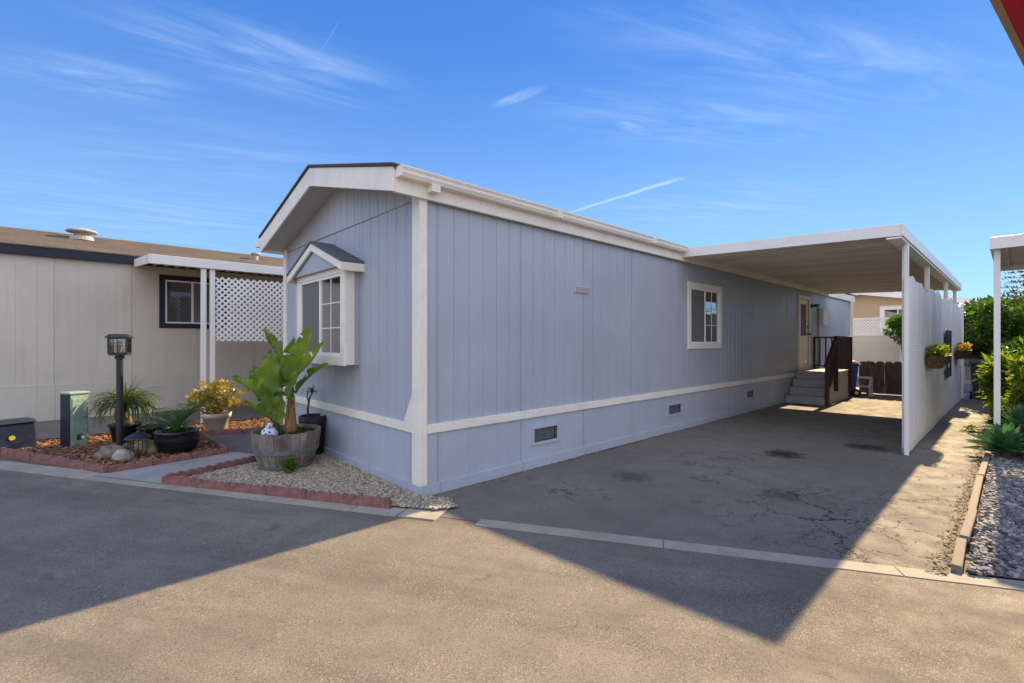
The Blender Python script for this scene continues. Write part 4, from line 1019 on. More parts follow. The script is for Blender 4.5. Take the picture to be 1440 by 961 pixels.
def banana_leaf(root,b0,tip,width,facing,bend=.10,fold=.25,wave=.02,sag=0.0,nm='leaf'):
    """root: where the stalk leaves the trunk; b0: blade base; tip: blade tip; facing: rough normal"""
    b=MB(); root,b0,tip=Vector(root),Vector(b0),Vector(tip)
    f=Vector(facing).normalized(); n=22; P_=[]
    ax=(tip-b0); L=ax.length
    for i in range(n+1):
        q=i/n; P_.append(b0+ax*q+f*bend*L*4*q*(1-q)*-1+Vector((0,0,-sag*q*q))+f*bend*L*-.6*q*q*0)
    mid=(root+b0)/2+Vector((0,0,.04)); b.mi=1
    b.tube([root,mid,b0],[.018,.013,.010],7,cap=False)
    b.tube(P_[:-1],[.010*(1-.85*i/n) for i in range(n)],6,cap=False)
    b.mi=0; base=len(b.v); uv=[]
    cs=9
    ph=rp.uniform(0,6)
    for i in range(n+1):
        q=i/n; d=(P_[min(i+1,n)]-P_[max(i-1,0)]).normalized(); s=d.cross(f).normalized(); u=s.cross(d)
        w=.92*width*max(0.0,math.sin(PI*min(1,(q**.85*.955+.04))))**.72*(1-.12*q)
        if i==n: w=.004
        if i==0: w=width*.14
        for k in range(cs):
            x=(k/(cs-1)-.5)*2
            off=s*x*w/2*math.cos(fold*abs(x))+u*(abs(x)*w/2*math.sin(fold)+wave*math.sin(q*15+ph+(2 if x>0 else 0))*abs(x)**2)
            b.v.append(tuple(P_[i]+off)); uv.append((k/(cs-1),q))
    tears={(rp.randrange(4,n-2),rp.random()<.5) for _ in range(3)}
    for i in range(n):
        for k in range(cs-1):
            if (i,k<cs//2) in tears and (k<3 or k>=cs-4): continue
            a=base+i*cs+k; b.f.append((a,a+1,a+cs+1,a+cs)); b.m.append(0)
    o=b.build(nm,[M['banana'],M['stem']],bp,smooth=True,recalc=False)
    ul=o.data.uv_layers.new(name='uv')
    for pg in o.data.polygons:
        for li in pg.loop_indices:
            vi=o.data.loops[li].vertex_index-base
            ul.data[li].uv = uv[vi] if vi>=0 else (.5,.5)
T0=(.03,0,.58); T1=(.03,0,.50)
banana_leaf(T0,pix(405,536,5.97),pix(436,460,5.86),0.384,(-.25,-1,.25),.07,.35)        # big upright
banana_leaf(T0,pix(410,534,5.92),pix(455,481,5.62),0.326,(-.55,-.85,.65),.06,.55)      # leaning right
banana_leaf(T1,pix(416,553,5.95),pix(462,513,5.72),0.218,(-.5,-.55,.8),-.06,.55)        # low right arching
banana_leaf(T1,pix(377,562,5.80),pix(381,492,5.76),0.346,(-.15,-1,.1),.06,.30,.03)      # broad left of centre
banana_leaf(T1,pix(371,561,6.05),pix(355,514,6.10),0.269,(.55,-.8,.1),.06,.4)           # dark left
banana_leaf(T1,pix(369,557,5.95),pix(326,530,5.78),0.256,(-.1,-.55,.9),.05,.55)         # far left
banana_leaf(T0,pix(397,506,6.15),pix(371,463,6.30),0.179,(.5,-.85,.3),-.05,.8)          # back left
banana_leaf(T0,pix(396,545,6.15),pix(392,497,6.22),0.256,(.3,-.9,.1),.05,.5)            # behind centre
banana_leaf((-.12,-.05,0),pix(379,587,5.85),pix(345,567,5.72),0.218,(0,-.5,.9),.05,.6)  # low left
banana_leaf((-.08,-.06,0),pix(392,596,5.76),pix(395,552,5.70),0.205,(-.1,-1,.2),.05,.35)# low centre
banana_leaf(T0,pix(413,566,5.78),pix(402,558,5.55),.12,(0,-.3,1),.03,.6)              # small flat
banana_leaf((-.12,-.02,0),pix(375,572,6.05),pix(362,548,6.15),.15,(.3,-.8,.3),.05,.5)
banana_leaf(T0,pix(402,540,6.05),pix(414,474,6.08),.30,(-.1,-1,.15),.06,.4)
banana_leaf(T1,pix(384,556,5.95),pix(372,500,5.98),.28,(.25,-.95,.2),.06,.4)
banana_leaf(T1,pix(404,556,5.80),pix(424,512,5.66),.22,(-.35,-.8,.5),.05,.45)
banana_leaf((-.10,-.05,0),pix(386,580,5.78),pix(368,540,5.66),.20,(.1,-.8,.5),.05,.45)
# things in the barrel
fg=thing('figurine','small blue and white ceramic figurine standing in the half barrel','figurine',(BX-.125,BY-.18,.40),.4)
b=MB(); b.lathe([(.06,0),(.095,.03),(.10,.075),(.085,.115),(.055,.14),(.03,.15)],18,sy=.8); b.build('body',M['ceramic'],fg,smooth=True)
b=MB(); b.blob((.0,-.01,.165),(.045,.05,.042),3,.12,14,10,-9); b.tube([(0,-.05,.165),(0,-.085,.155)],[.016,.004],8); b.build('head',M['ceramic'],fg,smooth=True)
def rosette(name,label,cat,loc,r,n,m,wid=.35,up=.5):
    b=MB()
    for i in range(n):
        a=i*2.4; f=i/n; el=.15+1.1*f*up*2; L=r*(1-.5*f)
        strap(b,(0,0,.01+.02*f),a,el,L,L*wid,-.3,5,.18)
    o=b.build(name,m,loc=loc,recalc=False); tag(o,label,cat); return o
rosette('succulent','bright green rosette succulent at the left rim of the half barrel','succulent',(BX-.25,BY-.22,.43),.10,16,M['succ'],.4)
b=MB()
for i in range(420):
    a=rp.uniform(-.9,1.6); r=rp.uniform(.10,.34); leaf(b,(math.cos(a)*r,math.sin(a)*r-.03,rp.uniform(0,.02)),(rp.gauss(0,.5),rp.gauss(0,.5),.7),(rp.gauss(0,.4),0,1),.05,.032)
o=b.build('ground_cover_plant',M['leaf_dark'],loc=(BX,BY,.42),recalc=False); tag(o,'low dark green ground cover on the soil at the right of the half barrel','plant')
b=MB(); crown(b,(0,0,.07),(.08,.08,.08),220,.05,rp,6,.6,.6,0.0)
o=b.build('weed',M['leaf_mid'],loc=(BX+.20,BY-.37,.035),recalc=False); tag(o,'little green weed growing at the foot of the half barrel','weed')
# dark pot behind the barrel
pl=thing('potted_plant','dark round pot with a thin bare stem between the half barrel and the home','potted plant',(-2.79,6.63,.02),0)
pot(pl,[(.12,0),(.14,.02),(.175,.42),(.185,.46),(.185,.54),(.165,.55),(.16,.49)],M['pot_plastic'],.162,.505)
b=MB(); b.tube([(-.06,0,.46),(-.075,.0,.62),(-.05,0,.78),(.02,-.02,.90)],[.022,.018,.013,.006],8); b.tube([(-.06,0,.70),(-.09,.02,.82),(-.07,.0,.92)],[.010,.007,.004],6); b.build('stem',M['trunk'],pl,smooth=True)
b=MB()
for i in range(16): strap(b,(.0,-.02,.86),rp.uniform(0,6.3),rp.uniform(.3,1.3),rp.uniform(.12,.22),.018,1.6,5,.2)
b.build('foliage',M['leaf_strap'],pl,recalc=False)

# ================================================================== WALL BASKETS AND DECOR
def basket(sc_,half,zc_,label,n,tip):
    o=thing('wall_planter',label,'wall planter',tuple(H(sc_,tf-.03,zc_)),A,'coir wall planters on the white screen wall')
    dp=.24; hh=.16
    b=MB(); nn=14; mm=6
    vs=[]
    for k in range(mm+1):
        q=k/mm; z=-hh+hh*q*1.25; rr=(.55+.45*math.sqrt(q))
        for i in range(nn+1):
            a=PI*i/nn; ca=abs(math.cos(a))**.6*(1 if math.cos(a)>=0 else -1); sa=abs(math.sin(a))**.6
            w_=1+.04*mnoise.noise(Vector((i*.9,k*.9,sc_)))
            vs.append((ca*half*rr*w_,-sa*dp*rr*w_,z))
    fs=[(k*(nn+1)+i,k*(nn+1)+i+1,(k+1)*(nn+1)+i+1,(k+1)*(nn+1)+i) for k in range(mm) for i in range(nn)]
    fs.append(tuple(range(nn,-1,-1)))
    b.add(vs,fs); b.add([(-half*.95,0,.02)]+[vs[mm*(nn+1)+i][:2]+(.02,) for i in range(nn+1)],[tuple(range(nn+2))])
    b.build('liner',M['coir'],o,smooth=True)
    b=MB()
    ring=lambda rr,z:[(( abs(math.cos(PI*i/nn))**.6*(1 if math.cos(PI*i/nn)>=0 else -1))*half*rr,-(abs(math.sin(PI*i/nn))**.6)*dp*rr-.004,z) for i in range(nn+1)]
    b.tube(ring(1.05,.045),.008,6); b.tube(ring(.62,-hh-.006),.006,6); b.tube([(-half,-.006,.045),(half,-.006,.045)],.006,6)
    top=ring(1.05,.045); bot=ring(.62,-hh-.006); md=ring(.93,-hh*.55)
    for i in range(0,nn-1,2):
        b.tube([top[i],md[i+1],bot[i+1]],.005,5); b.tube([top[i+2],md[i+1],bot[i+1]],.005,5)
    b.build('wire_frame',M['black'],o)
    b=MB()
    for i in range(n):
        x=rp.uniform(-1,1)*half*.95; y=-rp.uniform(.0,1)*dp*.9; z=.03+rp.uniform(0,.19)*(1-.4*abs(x/half))
        leaf(b,(x,y,z),(rp.gauss(0,.7),rp.gauss(0,.7)-.1,.5),(rp.gauss(0,.6),rp.gauss(0,.6),1),rp.uniform(.05,.10),.045)
    b.build('foliage',tip,o,recalc=False)
basket(8.35,.50,1.31,'nearer coir wall planter of yellow green leaves on the white screen wall',520,M['leaf_yellow'])
basket(13.9,.58,1.33,'farther coir wall planter of drier orange leaves on the white screen wall',420,M['leaf_orange'])
dc=thing('wall_art','tall dark metal wall panel hung between the two coir planters','wall art',tuple(H(11.3,tf-.035,0)),A)
b=MB()
for x in (-.36,.36): b.box(x-.02,x+.02,-.035,0,.84,1.84)
for z in (.84,1.0,1.2,1.4,1.62,1.80): b.box(-.36,.36,-.033,-.002,z,z+.035)
b.build('frame',M['black'],dc)
b=MB(); b.box(-.30,.30,-.02,-.005,1.24,1.78); b.build('inset_panel',pmat('rusty_mesh_panel',(.10,.075,.06),.6,.5,12,.3,60,.3),dc)
b=MB(); b.box(-.30,.30,-.018,-.008,.88,1.0); b.build('inset_panel',M['galv'],dc)

# ================================================================== BINS, FENCES, BACKGROUND
def bin_(label,loc,rz,m,lidm,s=1.0,name='wheeled_bin'):
    o=thing(name,label,'wheeled bin',loc,rz); W0,D0,W1,D1,Hh=.23*s,.25*s,.29*s,.33*s,.98*s
    b=MB(); b.hexa([(-W0,-D0,.04),(W0,-D0,.04),(W0,D0,.04),(-W0,D0,.04),(-W1,-D1,Hh),(W1,-D1,Hh),(W1,D1,Hh),(-W1,D1,Hh)]); b.box(-W1-.02,W1+.02,-D1-.02,D1+.02,Hh-.06,Hh-.005); b.build('body',m,o,bevel=.015)
    b=MB(); b.hexa([(-W1-.025,-D1-.03,Hh),(W1+.025,-D1-.03,Hh),(W1+.025,D1+.02,Hh),(-W1-.025,D1+.02,Hh),(-W1*.8,-D1*.8,Hh+.07),(W1*.8,-D1*.8,Hh+.07),(W1*.8,D1*.8,Hh+.07),(-W1*.8,D1*.8,Hh+.07)]); b.build('lid',lidm,o,bevel=.012)
    for q in (-1,1):
        b=MB(); b.tube([(q*(W0+.02),D0+.02,.11),(q*(W0+.075),D0+.02,.11)],.11,16); w_=b.build('wheel',M['rubber'],o)
        b=MB(); b.tube([(q*(W0+.076),D0+.02,.11),(q*(W0+.085),D0+.02,.11)],.05,12); b.build('hub',M['whitemetal'],w_)
    b=MB(); b.tube([(-W1*.8,D1+.03,Hh-.03),(-W1*.8,D1+.09,Hh-.03),(W1*.8,D1+.09,Hh-.03),(W1*.8,D1+.03,Hh-.03)],.016,8); b.build('handle',m,o)
bin_('blue wheeled recycling bin behind the porch steps',tuple(H(14.2,-.66,0)),A+R(200),M['bluebin'],pmat('pale_bin_lid',(.55,.56,.58),.5),.98)
bin_('dark grey wheeled bin beyond the far end of the white screen wall',tuple(H(15.9,-3.58,0)),A+R(95),M['greybin'],M['greybin'],1.05)
sl_=thing('step_stool','small white plastic step stool beside the blue bin','step stool',tuple(H(14.75,-1.02,0)),A)
b=MB(); b.box(-.15,.15,-.22,.22,.50,.54); b.box(-.28,-.13,-.22,.22,.25,.29)
b.build('tread',M['vinyl'],sl_,bevel=.008)
for y in (-.21,.21):
    b=MB(); b.prism([(-.30,y-.012,0),(.17,y-.012,0),(.14,y-.012,.50),(-.14,y-.012,.50),(-.28,y-.012,.25)],(0,.024,0)); b.build('side',M['vinyl'],sl_)
# low weathered fence across the end of the drive
wf=thing('wooden_fence','low dark weathered board fence with notched tops across the end of the drive','fence',tuple(H(15.25,0,0)),A)
b=MB(); y=-.84; i=0
while y>-3.05:
    w_=.205; h=1.0+rp.uniform(-.015,.015); x=0 if i%2==0 else .022
    b.prism([(x,y,.02),(x,y-w_,.02),(x,y-w_,h-.06),(x,y-w_+.05,h),(x,y-.05,h),(x,y,h-.06)],(.02,0,0)); y-=w_+.004; i+=1
b.build('boards',M['oldwood'],wf,bevel=.004)
for z in (.22,.76):
    b=MB(); b.box(.046,.085,-3.05,-.84,z,z+.09); b.build('rail',M['oldwood'],wf)
for y in (-1.05,-3.0):
    b=MB(); b.box(.088,.175,y-.045,y+.045,0,1.0); b.build('post',M['oldwood'],wf)
# tall cream vinyl fence farther back
vf=thing('vinyl_fence','tall cream vinyl fence with a lattice top in front of the tan house','fence',tuple(H(22,0,0)),A)
y=3.0; i=0
while y>-9:
    b=MB(); b.box(-.065,.065,y-.065,y+.065,0,2.66); b.hexa([(-.08,y-.08,2.66),(.08,y-.08,2.66),(.08,y+.08,2.66),(-.08,y+.08,2.66),(-.02,y-.02,2.74),(.02,y-.02,2.74),(.02,y+.02,2.74),(-.02,y+.02,2.74)]); b.build('post',M['vinyl'],vf)
    y-=1.8 if i%3 else 2.2; i+=1
b=MB(); y=3.0
while y>-9: b.box(-.02,.02,y-.148,y,.05,1.84); y-=.15
b.build('boards',pmat('cream_vinyl',(.66,.60,.50),.5,.05,2,.04,40,.05),vf)
b=MB()
for z0_,z1_ in ((1.84,1.95),(2.52,2.60),(.02,.14)): b.box(-.035,.035,-9,3.0,z0_,z1_)
b.build('rail',M['vinyl'],vf)
b=MB(); lz0,lz1=1.95,2.52
for sgn in (1,-1):
    y=-9.0
    while y<3.0-(lz1-lz0):
        y0_,y1_=(y,y+lz1-lz0) if sgn==1 else (y+lz1-lz0,y)
        b.obox((.008*sgn,(y0_+y1_)/2,(lz0+lz1)/2),Vector((0,y1_-y0_,lz1-lz0))/2,(.003,0,0),Vector((0,-(lz1-lz0),y1_-y0_)).normalized()*.022); y+=.12
b.build('lattice_panel',M['vinyl'],vf,recalc=False)
# tan house
th=thing('house','tan gabled house with white trim rising behind the cream fence','house',tuple(H(27,0,0)),A)
hz=lambda t:4.17-.175*abs(t-1.25)
tW=(-.75,.35,2.2,3.2)
b=MB()
fT=lambda a,z,d:(-d,a,z)
mid=1.25
def hs(b):
    xs=[-3.6]+[-3.6+.3*i for i in range(1,33)]
    b.siding(fT,-3.6,6.1,0,3.0,.3,[(tW[0],tW[1],tW[2],3.0)])
    b.add([(0,-3.6,3.0),(0,tW[0],3.0),(0,tW[0],hz(tW[0])),(0,-3.6,hz(-3.6))],[(0,1,2,3)]); b.add([(0,tW[1],3.0),(0,mid,3.0),(0,mid,hz(mid)),(0,tW[1],hz(tW[1]))],[(0,1,2,3)])
    b.add([(0,tW[0],3.2),(0,tW[1],3.2),(0,tW[1],hz(tW[1])),(0,tW[0],hz(tW[0]))],[(0,1,2,3)])
    b.add([(0,mid,3.0),(0,6.1,3.0),(0,6.1,hz(6.1)),(0,mid,hz(mid))],[(0,1,2,3)])
    b.add([(0,-3.6,0),(12,-3.6,0),(12,-3.6,hz(-3.6)),(0,-3.6,hz(-3.6))],[(0,1,2,3)]); b.add([(0,6.1,0),(12,6.1,0),(12,6.1,hz(6.1)),(0,6.1,hz(6.1))],[(0,1,2,3)])
hs(b); b.build('wall',M['tan'],th,recalc=False)
b=MB()
for t0 in (-4.0,6.5):
    b.hexa([(-.4,t0,hz(t0)+.02),(12.3,t0,hz(t0)+.02),(12.3,mid,hz(mid)+.02),(-.4,mid,hz(mid)+.02),(-.4,t0,hz(t0)+.06),(12.3,t0,hz(t0)+.06),(12.3,mid,hz(mid)+.06),(-.4,mid,hz(mid)+.06)])
b.build('roof',M['shingle'],th)
b=MB()
for t0 in (-4.0,6.5):
    b.hexa([(-.44,t0,hz(t0)-.20),(-.41,t0,hz(t0)-.20),(-.41,mid,hz(mid)-.20),(-.44,mid,hz(mid)-.20),(-.44,t0,hz(t0)+.06),(-.41,t0,hz(t0)+.06),(-.41,mid,hz(mid)+.06),(-.44,mid,hz(mid)+.06)])
b.build('rake_board',M['vinyl'],th)
window(th,fT,tW,.16,.5,None,0,trim_m='vinyl')
# trees and shrubs ------------------------------------------------------
def shrub(name,label,cat,loc,c,rad,n,size,m,nst=9,rs_=.03,lumps=16,lumpr=.42,asp=.5,group=None,trunk=None,part='foliage'):
    o=thing(name,label,cat,loc,rp.uniform(0,6),group)
    b=MB(); crown(b,c,rad,n,size,rp,lumps,lumpr,asp,.02); b.build(part,m,o,recalc=False)
    b=MB()
    if trunk:
        b.tube([(0,0,-.05),(.03,.02,c[2]*.5),(0,0,c[2])],[trunk,trunk*.8,trunk*.4],9)
        stems(b,(0,0,c[2]*.55),c,rad,nst,rs_,rp); b.build('trunk',M['trunk'],o)
    else:
        stems(b,(0,0,0),c,rad,nst,rs_,rp); b.build('stems',M['trunk'],o)
    return o
p=(1255-720)/665
shrub('tree','small round leafy tree in front of the cream fence','tree',tuple(H(20.6,-1.25)),(0,0,2.12),(.75,.70,.50),1900,.16,M['leaf_mid'],8,.03,14,.45,.5,None,.07)
shrub('tree','dense dark green tree rising beside the far end of the white screen wall','tree',tuple(H(18.4,-3.35)),(0,0,1.95),(1.25,1.25,1.15),6500,.15,M['leaf_dark'],12,.05,26,.36,.5,'broad trees behind the right hand garden',.12)
shrub('tree','bright green bushy tree behind the far planter, left of the thin post','tree',tuple(H(17.0,-3.95)),(0,0,2.0),(.95,.95,.85),4200,.14,M['leaf_mid'],12,.05,22,.38,.5,'broad trees behind the right hand garden',.10)
shrub('tree','mid green spreading tree right of the thin white post in the far garden','tree',tuple(H(18.0,-4.8)),(0,0,1.9),(1.3,1.3,1.05),5600,.15,M['leaf_mid'],12,.05,24,.38,.5,'broad trees behind the right hand garden',.12)
shrub('tree','dark tree at the back right corner of the far garden','tree',tuple(H(21.6,-3.9)),(0,0,2.1),(1.9,1.9,1.3),6000,.18,M['leaf_dark'],12,.06,26,.36,.5,'broad trees behind the right hand garden',.14)
shrub('bush','yellow green leafy bush behind the thin white post','bush',tuple(H(10.5,-4.05)),(0,0,.86),(.40,.44,.62),1700,.15,M['leaf_yellow'],14,.012,20,.36,.42)
shrub('bush','tall dark green bush shading the corner behind the grey bin','bush',tuple(H(14.4,-4.35)),(0,0,.85),(.62,.62,.85),2600,.13,M['leaf_dark'],12,.015,20,.38,.5)
shrub('bush','mid green feathery bush at the right edge beyond the thin white post','bush',tuple(H(9.6,-4.50)),(0,0,.95),(.42,.45,.75),1900,.12,M['leaf_mid'],12,.012,20,.36,.35)
shrub('bush','low dark green bush under the yellow green one','bush',tuple(H(8.9,-4.30)),(0,0,.32),(.40,.36,.32),1200,.12,M['leaf_dark'],10,.01,16,.4,.5)
shrub('bush','leafy yellow green bush between the blue green agaves and the thin white post','bush',tuple(H(8.2,-4.30)),(0,0,.80),(.36,.30,.52),1500,.13,M['leaf_yellow'],14,.012,18,.38,.42)
shrub('bush','tall leafy mid green bush at the right edge behind the agaves','bush',tuple(H(8.6,-4.75)),(0,0,1.0),(.42,.42,.70),1800,.12,M['leaf_mid'],14,.012,20,.38,.45)
shrub('bush','sprawling green bush against the path edge below the far planter','bush',tuple(H(12.0,-4.05)),(0,0,.75),(.45,.36,.70),1700,.13,M['leaf_mid'],14,.012,20,.38,.45)
# agaves
def agave(loc,r,n,label,rz):
    o=thing('agave',label,'agave',loc,rz)
    b=MB()
    for i in range(n):
        f=i/n; a=i*2.39996; el=.05+1.25*f; L=r*(1.0-.35*f)*rp.uniform(.9,1.08)
        strap(b,(math.cos(a)*.03,math.sin(a)*.03,.10+.12*f),a,el,L,L*.34,-.35+.5*(1-f),7,.28)
    b.build('leaves',M['leaf_blue'],o,recalc=False)
    b=MB(); b.tube([(0,0,-.02),(0,0,.25)],[.06,.05],10); b.build('stem',M['trunk'],o)
agave(tuple(H(6.66,-4.09,-.02)),.46,46,'large blue green foxtail agave at the foot of the thin white post',0)
agave(tuple(H(6.62,-4.50,-.02)),.44,30,'blue green foxtail agave at the right edge in front of the bushes',1.2)
agave(tuple(H(7.35,-4.22,.22)),.40,28,'smaller blue green agave behind the large one',2.2)
# strappy plant leaning over the path
o=thing('strap_leaf_plant','strap leaved green plant leaning over the side path left of the post','plant',tuple(H(8.05,-4.12,.02)),0)
b=MB()
for i in range(16): strap(b,(rp.uniform(-.05,.05),rp.uniform(-.05,.05),0),rp.uniform(1.8,4.2),rp.uniform(.5,1.35),rp.uniform(.35,.65),rp.uniform(.035,.06),rp.uniform(.6,1.6),8,.2)
b.build('leaves',M['leaf_mid'],o,recalc=False)
o=thing('bromeliad','orange and green bromeliad beside the thin white post','bromeliad',tuple(H(9.0,-4.16,.35)),0)
b=MB()
for i in range(26): strap(b,(0,0,0),i*2.4,rp.uniform(.3,1.2),rp.uniform(.22,.36),.05,rp.uniform(.6,1.4),6,.25)
b.build('leaves',M['leaf_orange'],o,recalc=False)
b=MB(); b.tube([(0,0,-.36),(0,0,.02)],[.05,.04],9); b.build('stem',M['trunk'],o)
# fallen branch on the path
o=thing('fallen_branch','fallen leafy twig lying on the side path beside the screen wall','fallen branch',tuple(H(9.2,-3.62,.012)),A)
b=MB(); b.tube([(-.35,.1,.01),(-.1,.0,.03),(.25,-.05,.015),(.6,-.22,.01)],[.008,.007,.006,.003],6); b.build('twig',M['trunk'],o)
b=MB()
for i in range(46): leaf(b,(rp.uniform(-.3,.15),rp.uniform(-.06,.10),rp.uniform(.01,.05)),(rp.gauss(0,1),rp.gauss(0,1),.15),(0,0,1),rp.uniform(.07,.13),.05)
b.build('leaves',M['leaf_mid'],o,recalc=False)
# whorled spiky tree at the right edge
o=thing('spiky_tree','tall spiky whorled conifer at the right edge behind the small awning','tree',(16.0,14.6,0),0)
b=MB(); b.tube([(0,0,0),(0,0,2.5),(0,0,4.6)],[.13,.09,.02],9); b.build('trunk',M['trunk'],o)
b=MB()
for k in range(15):
    z=2.2+k*.165; L=.95*(1-k/16)+.12; nb_=8
    for i in range(nb_):
        a=2*PI*i/nb_+k*.35; q0=Vector((0,0,z)); d=Vector((math.cos(a),math.sin(a),.35))
        for j in range(int(9+L*16)):
            f=rp.random(); p=q0+d*L*f+Vector((0,0,-.18*f*f)); leaf(b,p,d*.8+Vector((rp.gauss(0,.6),rp.gauss(0,.6),.3)),(0,0,1),.15,.035)
b.build('crown',M['leaf_spike'],o,recalc=False)

# ================================================================== RIGHT NEIGHBOUR
aw=thing('awning','small white flat awning on a thin post at the right edge over the planting','awning',(CX,CY,0),A)
a0,a1,b0,b1=7.05,10.25,-3.92,-6.2; zt=3.10
b=MB(); b.box(a0+.03,a1-.03,b1,b0-.03,zt-.09,zt-.075)
y=b1+.1
while y<b0-.1: b.box(a0+.03,a1-.03,y,y+.03,zt-.115,zt-.09); y+=.2
b.build('roof_panel',M['deck'],aw)
b=MB(); b.box(a0,a0+.028,b1,b0,zt-.17,zt); b.box(a1-.028,a1,b1,b0,zt-.17,zt); b.box(a0+.03,a1-.03,b0-.028,b0,zt-.17,zt); b.build('fascia',M['whitemetal'],aw,bevel=.004)
for s_ in (7.2,):
    b=MB(); b.box(s_,s_+.07,-4.025,-3.955,0,zt-.115); b.build('post',M['whitemetal'],aw,bevel=.006)
rh=thing('mobile_home','cream mobile home beyond the right edge carrying the small awning','mobile home',(CX,CY,0),A)
b=MB(); b.box(6.6,20,-10.2,-6.22,0,3.05); b.build('wall',M['beige'],rh)
b=MB(); b.hexa([(6.3,-10.5,3.07),(20.3,-10.5,3.07),(20.3,-5.95,3.07),(6.3,-5.95,3.07),(6.3,-8.25,3.75),(20.3,-8.25,3.75),(20.3,-8.2,3.75),(6.3,-8.2,3.75)]); b.build('roof',M['shingle'],rh)
b=MB(); b.box(11.2,12.3,-6.22,-6.19,1.0,2.1); b.box(6.57,6.6,-9,-8,1.0,2.1); b.build('window',M['glassdark'],rh)
# red canopy overhead at the right
e=Vector((.81,.586,0)); nrm=Vector((.586,-.81,0)); q0=Vector((1.531,1.52,0))-e*.5
cn=thing('canopy','deep red canopy with a tan rim reaching in at the top right corner','canopy',tuple(q0+Vector((0,0,2.70))),math.atan2(e.y,e.x))
b=MB(); b.box(0,3.4,-.022,0,0,.012); b.box(0,.022,-2.8,-.022,0,.012); b.box(3.378,3.4,-2.8,-.022,0,.012); b.box(.034,3.378,-2.8,-2.766,0,.012); b.build('rim',M['tanfascia'],cn,bevel=.004)
b=MB(); b.box(.022,3.378,-2.766,-.022,.002,.008); b.build('fabric',M['red'],cn)
for x in (.1,3.25):
    b=MB(); b.box(x,x+.07,-2.75,-2.68,-2.70,-.001); b.build('post',M['tanfascia'],cn)
SKY_AIR=1.0; SKY_DUST=0.0; SKY_OZ=1.5; SKY_TINT=(.70,.95,1.2); CLOUD=(3.9,4.9,6.1)
SKY_LOW=(1.75,3.2,5.3); SKY_HIGH=(.26,1.16,3.95); SKY_BLEND=.80; SKY_FILL=(6.3,6.7,8.0)
SKY_STR=.085; SUN_STR=5.0; SUN_COL=(1.0,.745,.43); EXPOSURE=1.2
# ================================================================== WORLD, SUN, CAMERA
world=bpy.data.worlds.new('World'); sc.world=world; world.use_nodes=True
t=NT(world.node_tree); bg=t.n['Background']
sd=(U*5.4+V*.17+Vector((0,0,3.2))).normalized()
elev=math.asin(sd.z); azim=math.atan2(sd.x,sd.y)
sky=t.n.new('ShaderNodeTexSky'); sky.sky_type='NISHITA'; sky.sun_disc=False
sky.sun_elevation=elev; sky.sun_rotation=azim; sky.altitude=0; sky.air_density=SKY_AIR; sky.dust_density=SKY_DUST; sky.ozone_density=SKY_OZ
tc=t.n.new('ShaderNodeTexCoord'); d=tc.outputs['Generated']
sx=t.n.new('ShaderNodeSeparateXYZ'); t.link(d,sx.inputs[0])
z=t.math('MAXIMUM',sx.outputs[2],.03)
px=t.math('DIVIDE',sx.outputs[0],z); py=t.math('DIVIDE',sx.outputs[1],z)
cb=t.n.new('ShaderNodeCombineXYZ'); t.link(px,cb.inputs[0]); t.link(py,cb.inputs[1]); P=cb.outputs[0]
def plane(x,y):
    dz=(481-y)/665; return ((x-720)/665/dz, 1/dz)
def mapped(loc,rot,scale):
    a=t.n.new('ShaderNodeMapping'); a.vector_type='TEXTURE'; a.inputs['Location'].default_value=(*loc,0); a.inputs['Rotation'].default_value=(0,0,rot); a.inputs['Scale'].default_value=(*scale,1)
    t.link(P,a.inputs['Vector']); return a.outputs[0]
def ell(loc,rot,scale,lo=.25,hi=1.0):
    v=mapped(loc,rot,scale); l=t.n.new('ShaderNodeVectorMath'); l.operation='LENGTH'; t.link(v,l.inputs[0])
    return t.ss(l.outputs['Value'],lo,hi,1,0), v
mask=None
def addm(x):
    global mask
    mask = x if mask is None else t.math('MAXIMUM',mask,x)
# streaky cirrus at upper left and right, a faint veil low on the left
def cirrus(x0,y0,x1,y1,w,amp,sc1=2.6,lo=.46,hi=.78):
    a=Vector(plane(x0,y0)); c=Vector(plane(x1,y1)); m=(a+c)/2; L=(c-a).length/2*1.25; r=math.atan2(c.y-a.y,c.x-a.x)
    e,v=ell(m,r,(L,w),.1,1.0)
    st=t.n.new('ShaderNodeMapping'); st.inputs['Scale'].default_value=(L*.55,w*2.6,1); t.link(v,st.inputs['Vector'])
    n=t.noise(st.outputs[0],sc1,7,.62,.8)
    addm(t.math('MULTIPLY',t.math('MULTIPLY',e,t.ss(n,lo,hi)),amp))
cirrus(-40,85,300,140,.24,0.49,2.2,.36,.82)
cirrus(100,10,580,145,.34,0.52,2.2,.36,.82)
cirrus(230,40,500,125,.13,0.52,2.6,.36,.82)
cirrus(780,10,1420,150,.42,0.37,2.2,.36,.82)
cirrus(700,140,1230,200,.45,0.31,2.4,.36,.82)
cirrus(-60,285,440,335,1.9,0.34,2.0,.36,.82)
cirrus(800,285,1180,305,1.1,0.31,2.2,.36,.82); cirrus(-20,200,620,250,.8,0.19,2.0,.36,.82)
def dash(x0,y0,x1,y1,w,amp):
    a=Vector(plane(x0,y0)); c=Vector(plane(x1,y1)); m=(a+c)/2; L=(c-a).length/2; r=math.atan2(c.y-a.y,c.x-a.x)
    e,v=ell(m,r,(L,w),.15,1.0); n=t.noise(P,9,4)
    addm(t.math('MULTIPLY',t.math('MULTIPLY',e,t.ss(n,.25,.6,.55,1)),amp))
cirrus(690,154,768,122,.05,.75,3.0,.30,.75); cirrus(855,168,918,192,.06,.6,3.0,.32,.75); dash(430,110,490,8,.004,.12)
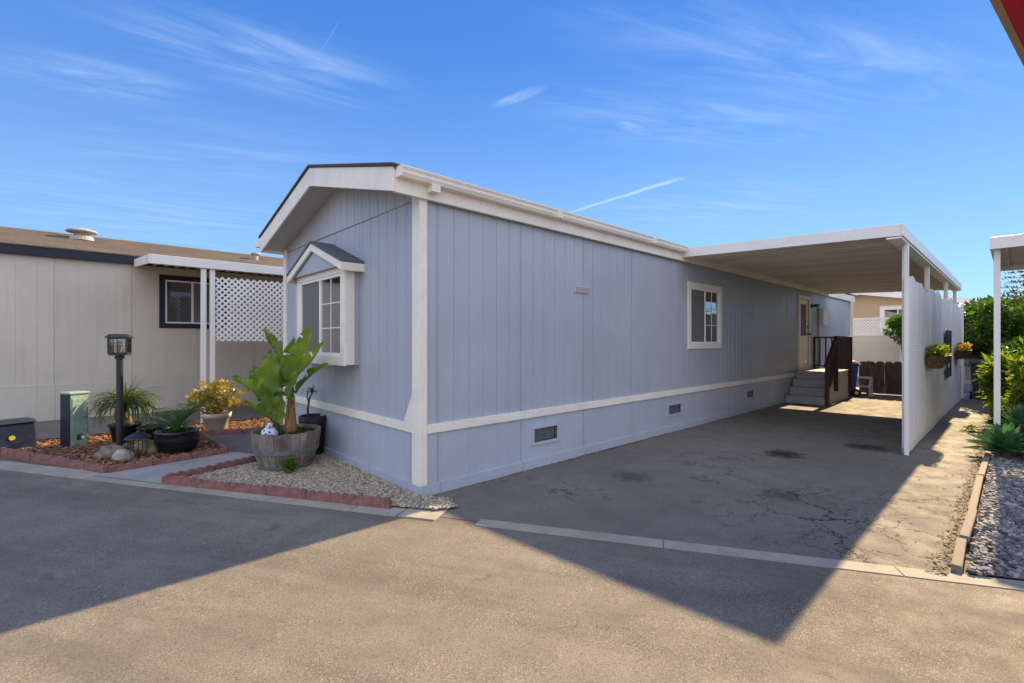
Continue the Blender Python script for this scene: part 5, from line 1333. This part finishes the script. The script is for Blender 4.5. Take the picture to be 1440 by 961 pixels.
# the contrail: thin, brightest at its middle, widening to its far end
a=Vector(plane(790,303)); c=Vector(plane(975,246)); m=(a+c)/2; L=(c-a).length/2; r=math.atan2(c.y-a.y,c.x-a.x)
v=mapped(m,r,(L,.055)); s2=t.n.new('ShaderNodeSeparateXYZ'); t.link(v,s2.inputs[0])
wob=t.math('MULTIPLY',t.math('SUBTRACT',t.noise(P,6,4),.5),.8)
wid=t.math('ADD',.75,t.math('MULTIPLY',s2.outputs[0],.25))
yy=t.math('DIVIDE',t.math('ABSOLUTE',t.math('ADD',s2.outputs[1],wob)),wid)
addm(t.math('MULTIPLY',t.math('MULTIPLY',t.ss(yy,.1,1.0,1,0),t.ss(t.math('ABSOLUTE',s2.outputs[0]),.65,1.0,1,0)),.50))
skyc=t.mix(1.0,sky.outputs[0],SKY_TINT,'MULTIPLY')
# even out the sun-side glare of the thin clear air: blend with a plain height gradient
el_=t.ss(sx.outputs[2],-.02,.62)
grad=t.mix(el_,SKY_LOW,SKY_HIGH)
skyc=t.mix(SKY_BLEND,skyc,grad)
# added fill: brightens the sky half behind the camera to lift the shade
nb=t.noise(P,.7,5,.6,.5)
fill_mask=t.math('MULTIPLY',t.ss(sx.outputs[1],.15,-.45),t.ss(nb,.15,.6,.6,1))
fin=t.mix(mask,skyc,CLOUD)
fin=t.mix(fill_mask,fin,SKY_FILL)
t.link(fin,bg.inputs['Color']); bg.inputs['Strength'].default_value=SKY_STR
sl=bpy.data.lights.new('sun','SUN'); sl.energy=SUN_STR; sl.angle=R(.55); sl.color=SUN_COL
so=bpy.data.objects.new('sun',sl); col.objects.link(so); so.location=(12,12,14); so.rotation_euler=(-sd).to_track_quat('-Z','Y').to_euler()
cam=bpy.data.cameras.new('camera'); cam.sensor_width=36; cam.lens=36*665/1440; cam.clip_end=1000; cam.clip_start=.02
co=bpy.data.objects.new('camera',cam); col.objects.link(co); co.location=(0,0,1.6); co.rotation_euler=(R(90),0,0); sc.camera=co
sc.render.engine='CYCLES'; sc.render.resolution_x=1024; sc.render.resolution_y=683
vs=sc.view_settings; vs.view_transform='Standard'; vs.look='None'; vs.exposure=EXPOSURE; vs.gamma=1; vs.use_curve_mapping=False
sc.cycles.max_bounces=6; sc.cycles.diffuse_bounces=4; sc.cycles.glossy_bounces=2; sc.cycles.transparent_max_bounces=8; sc.cycles.transmission_bounces=4
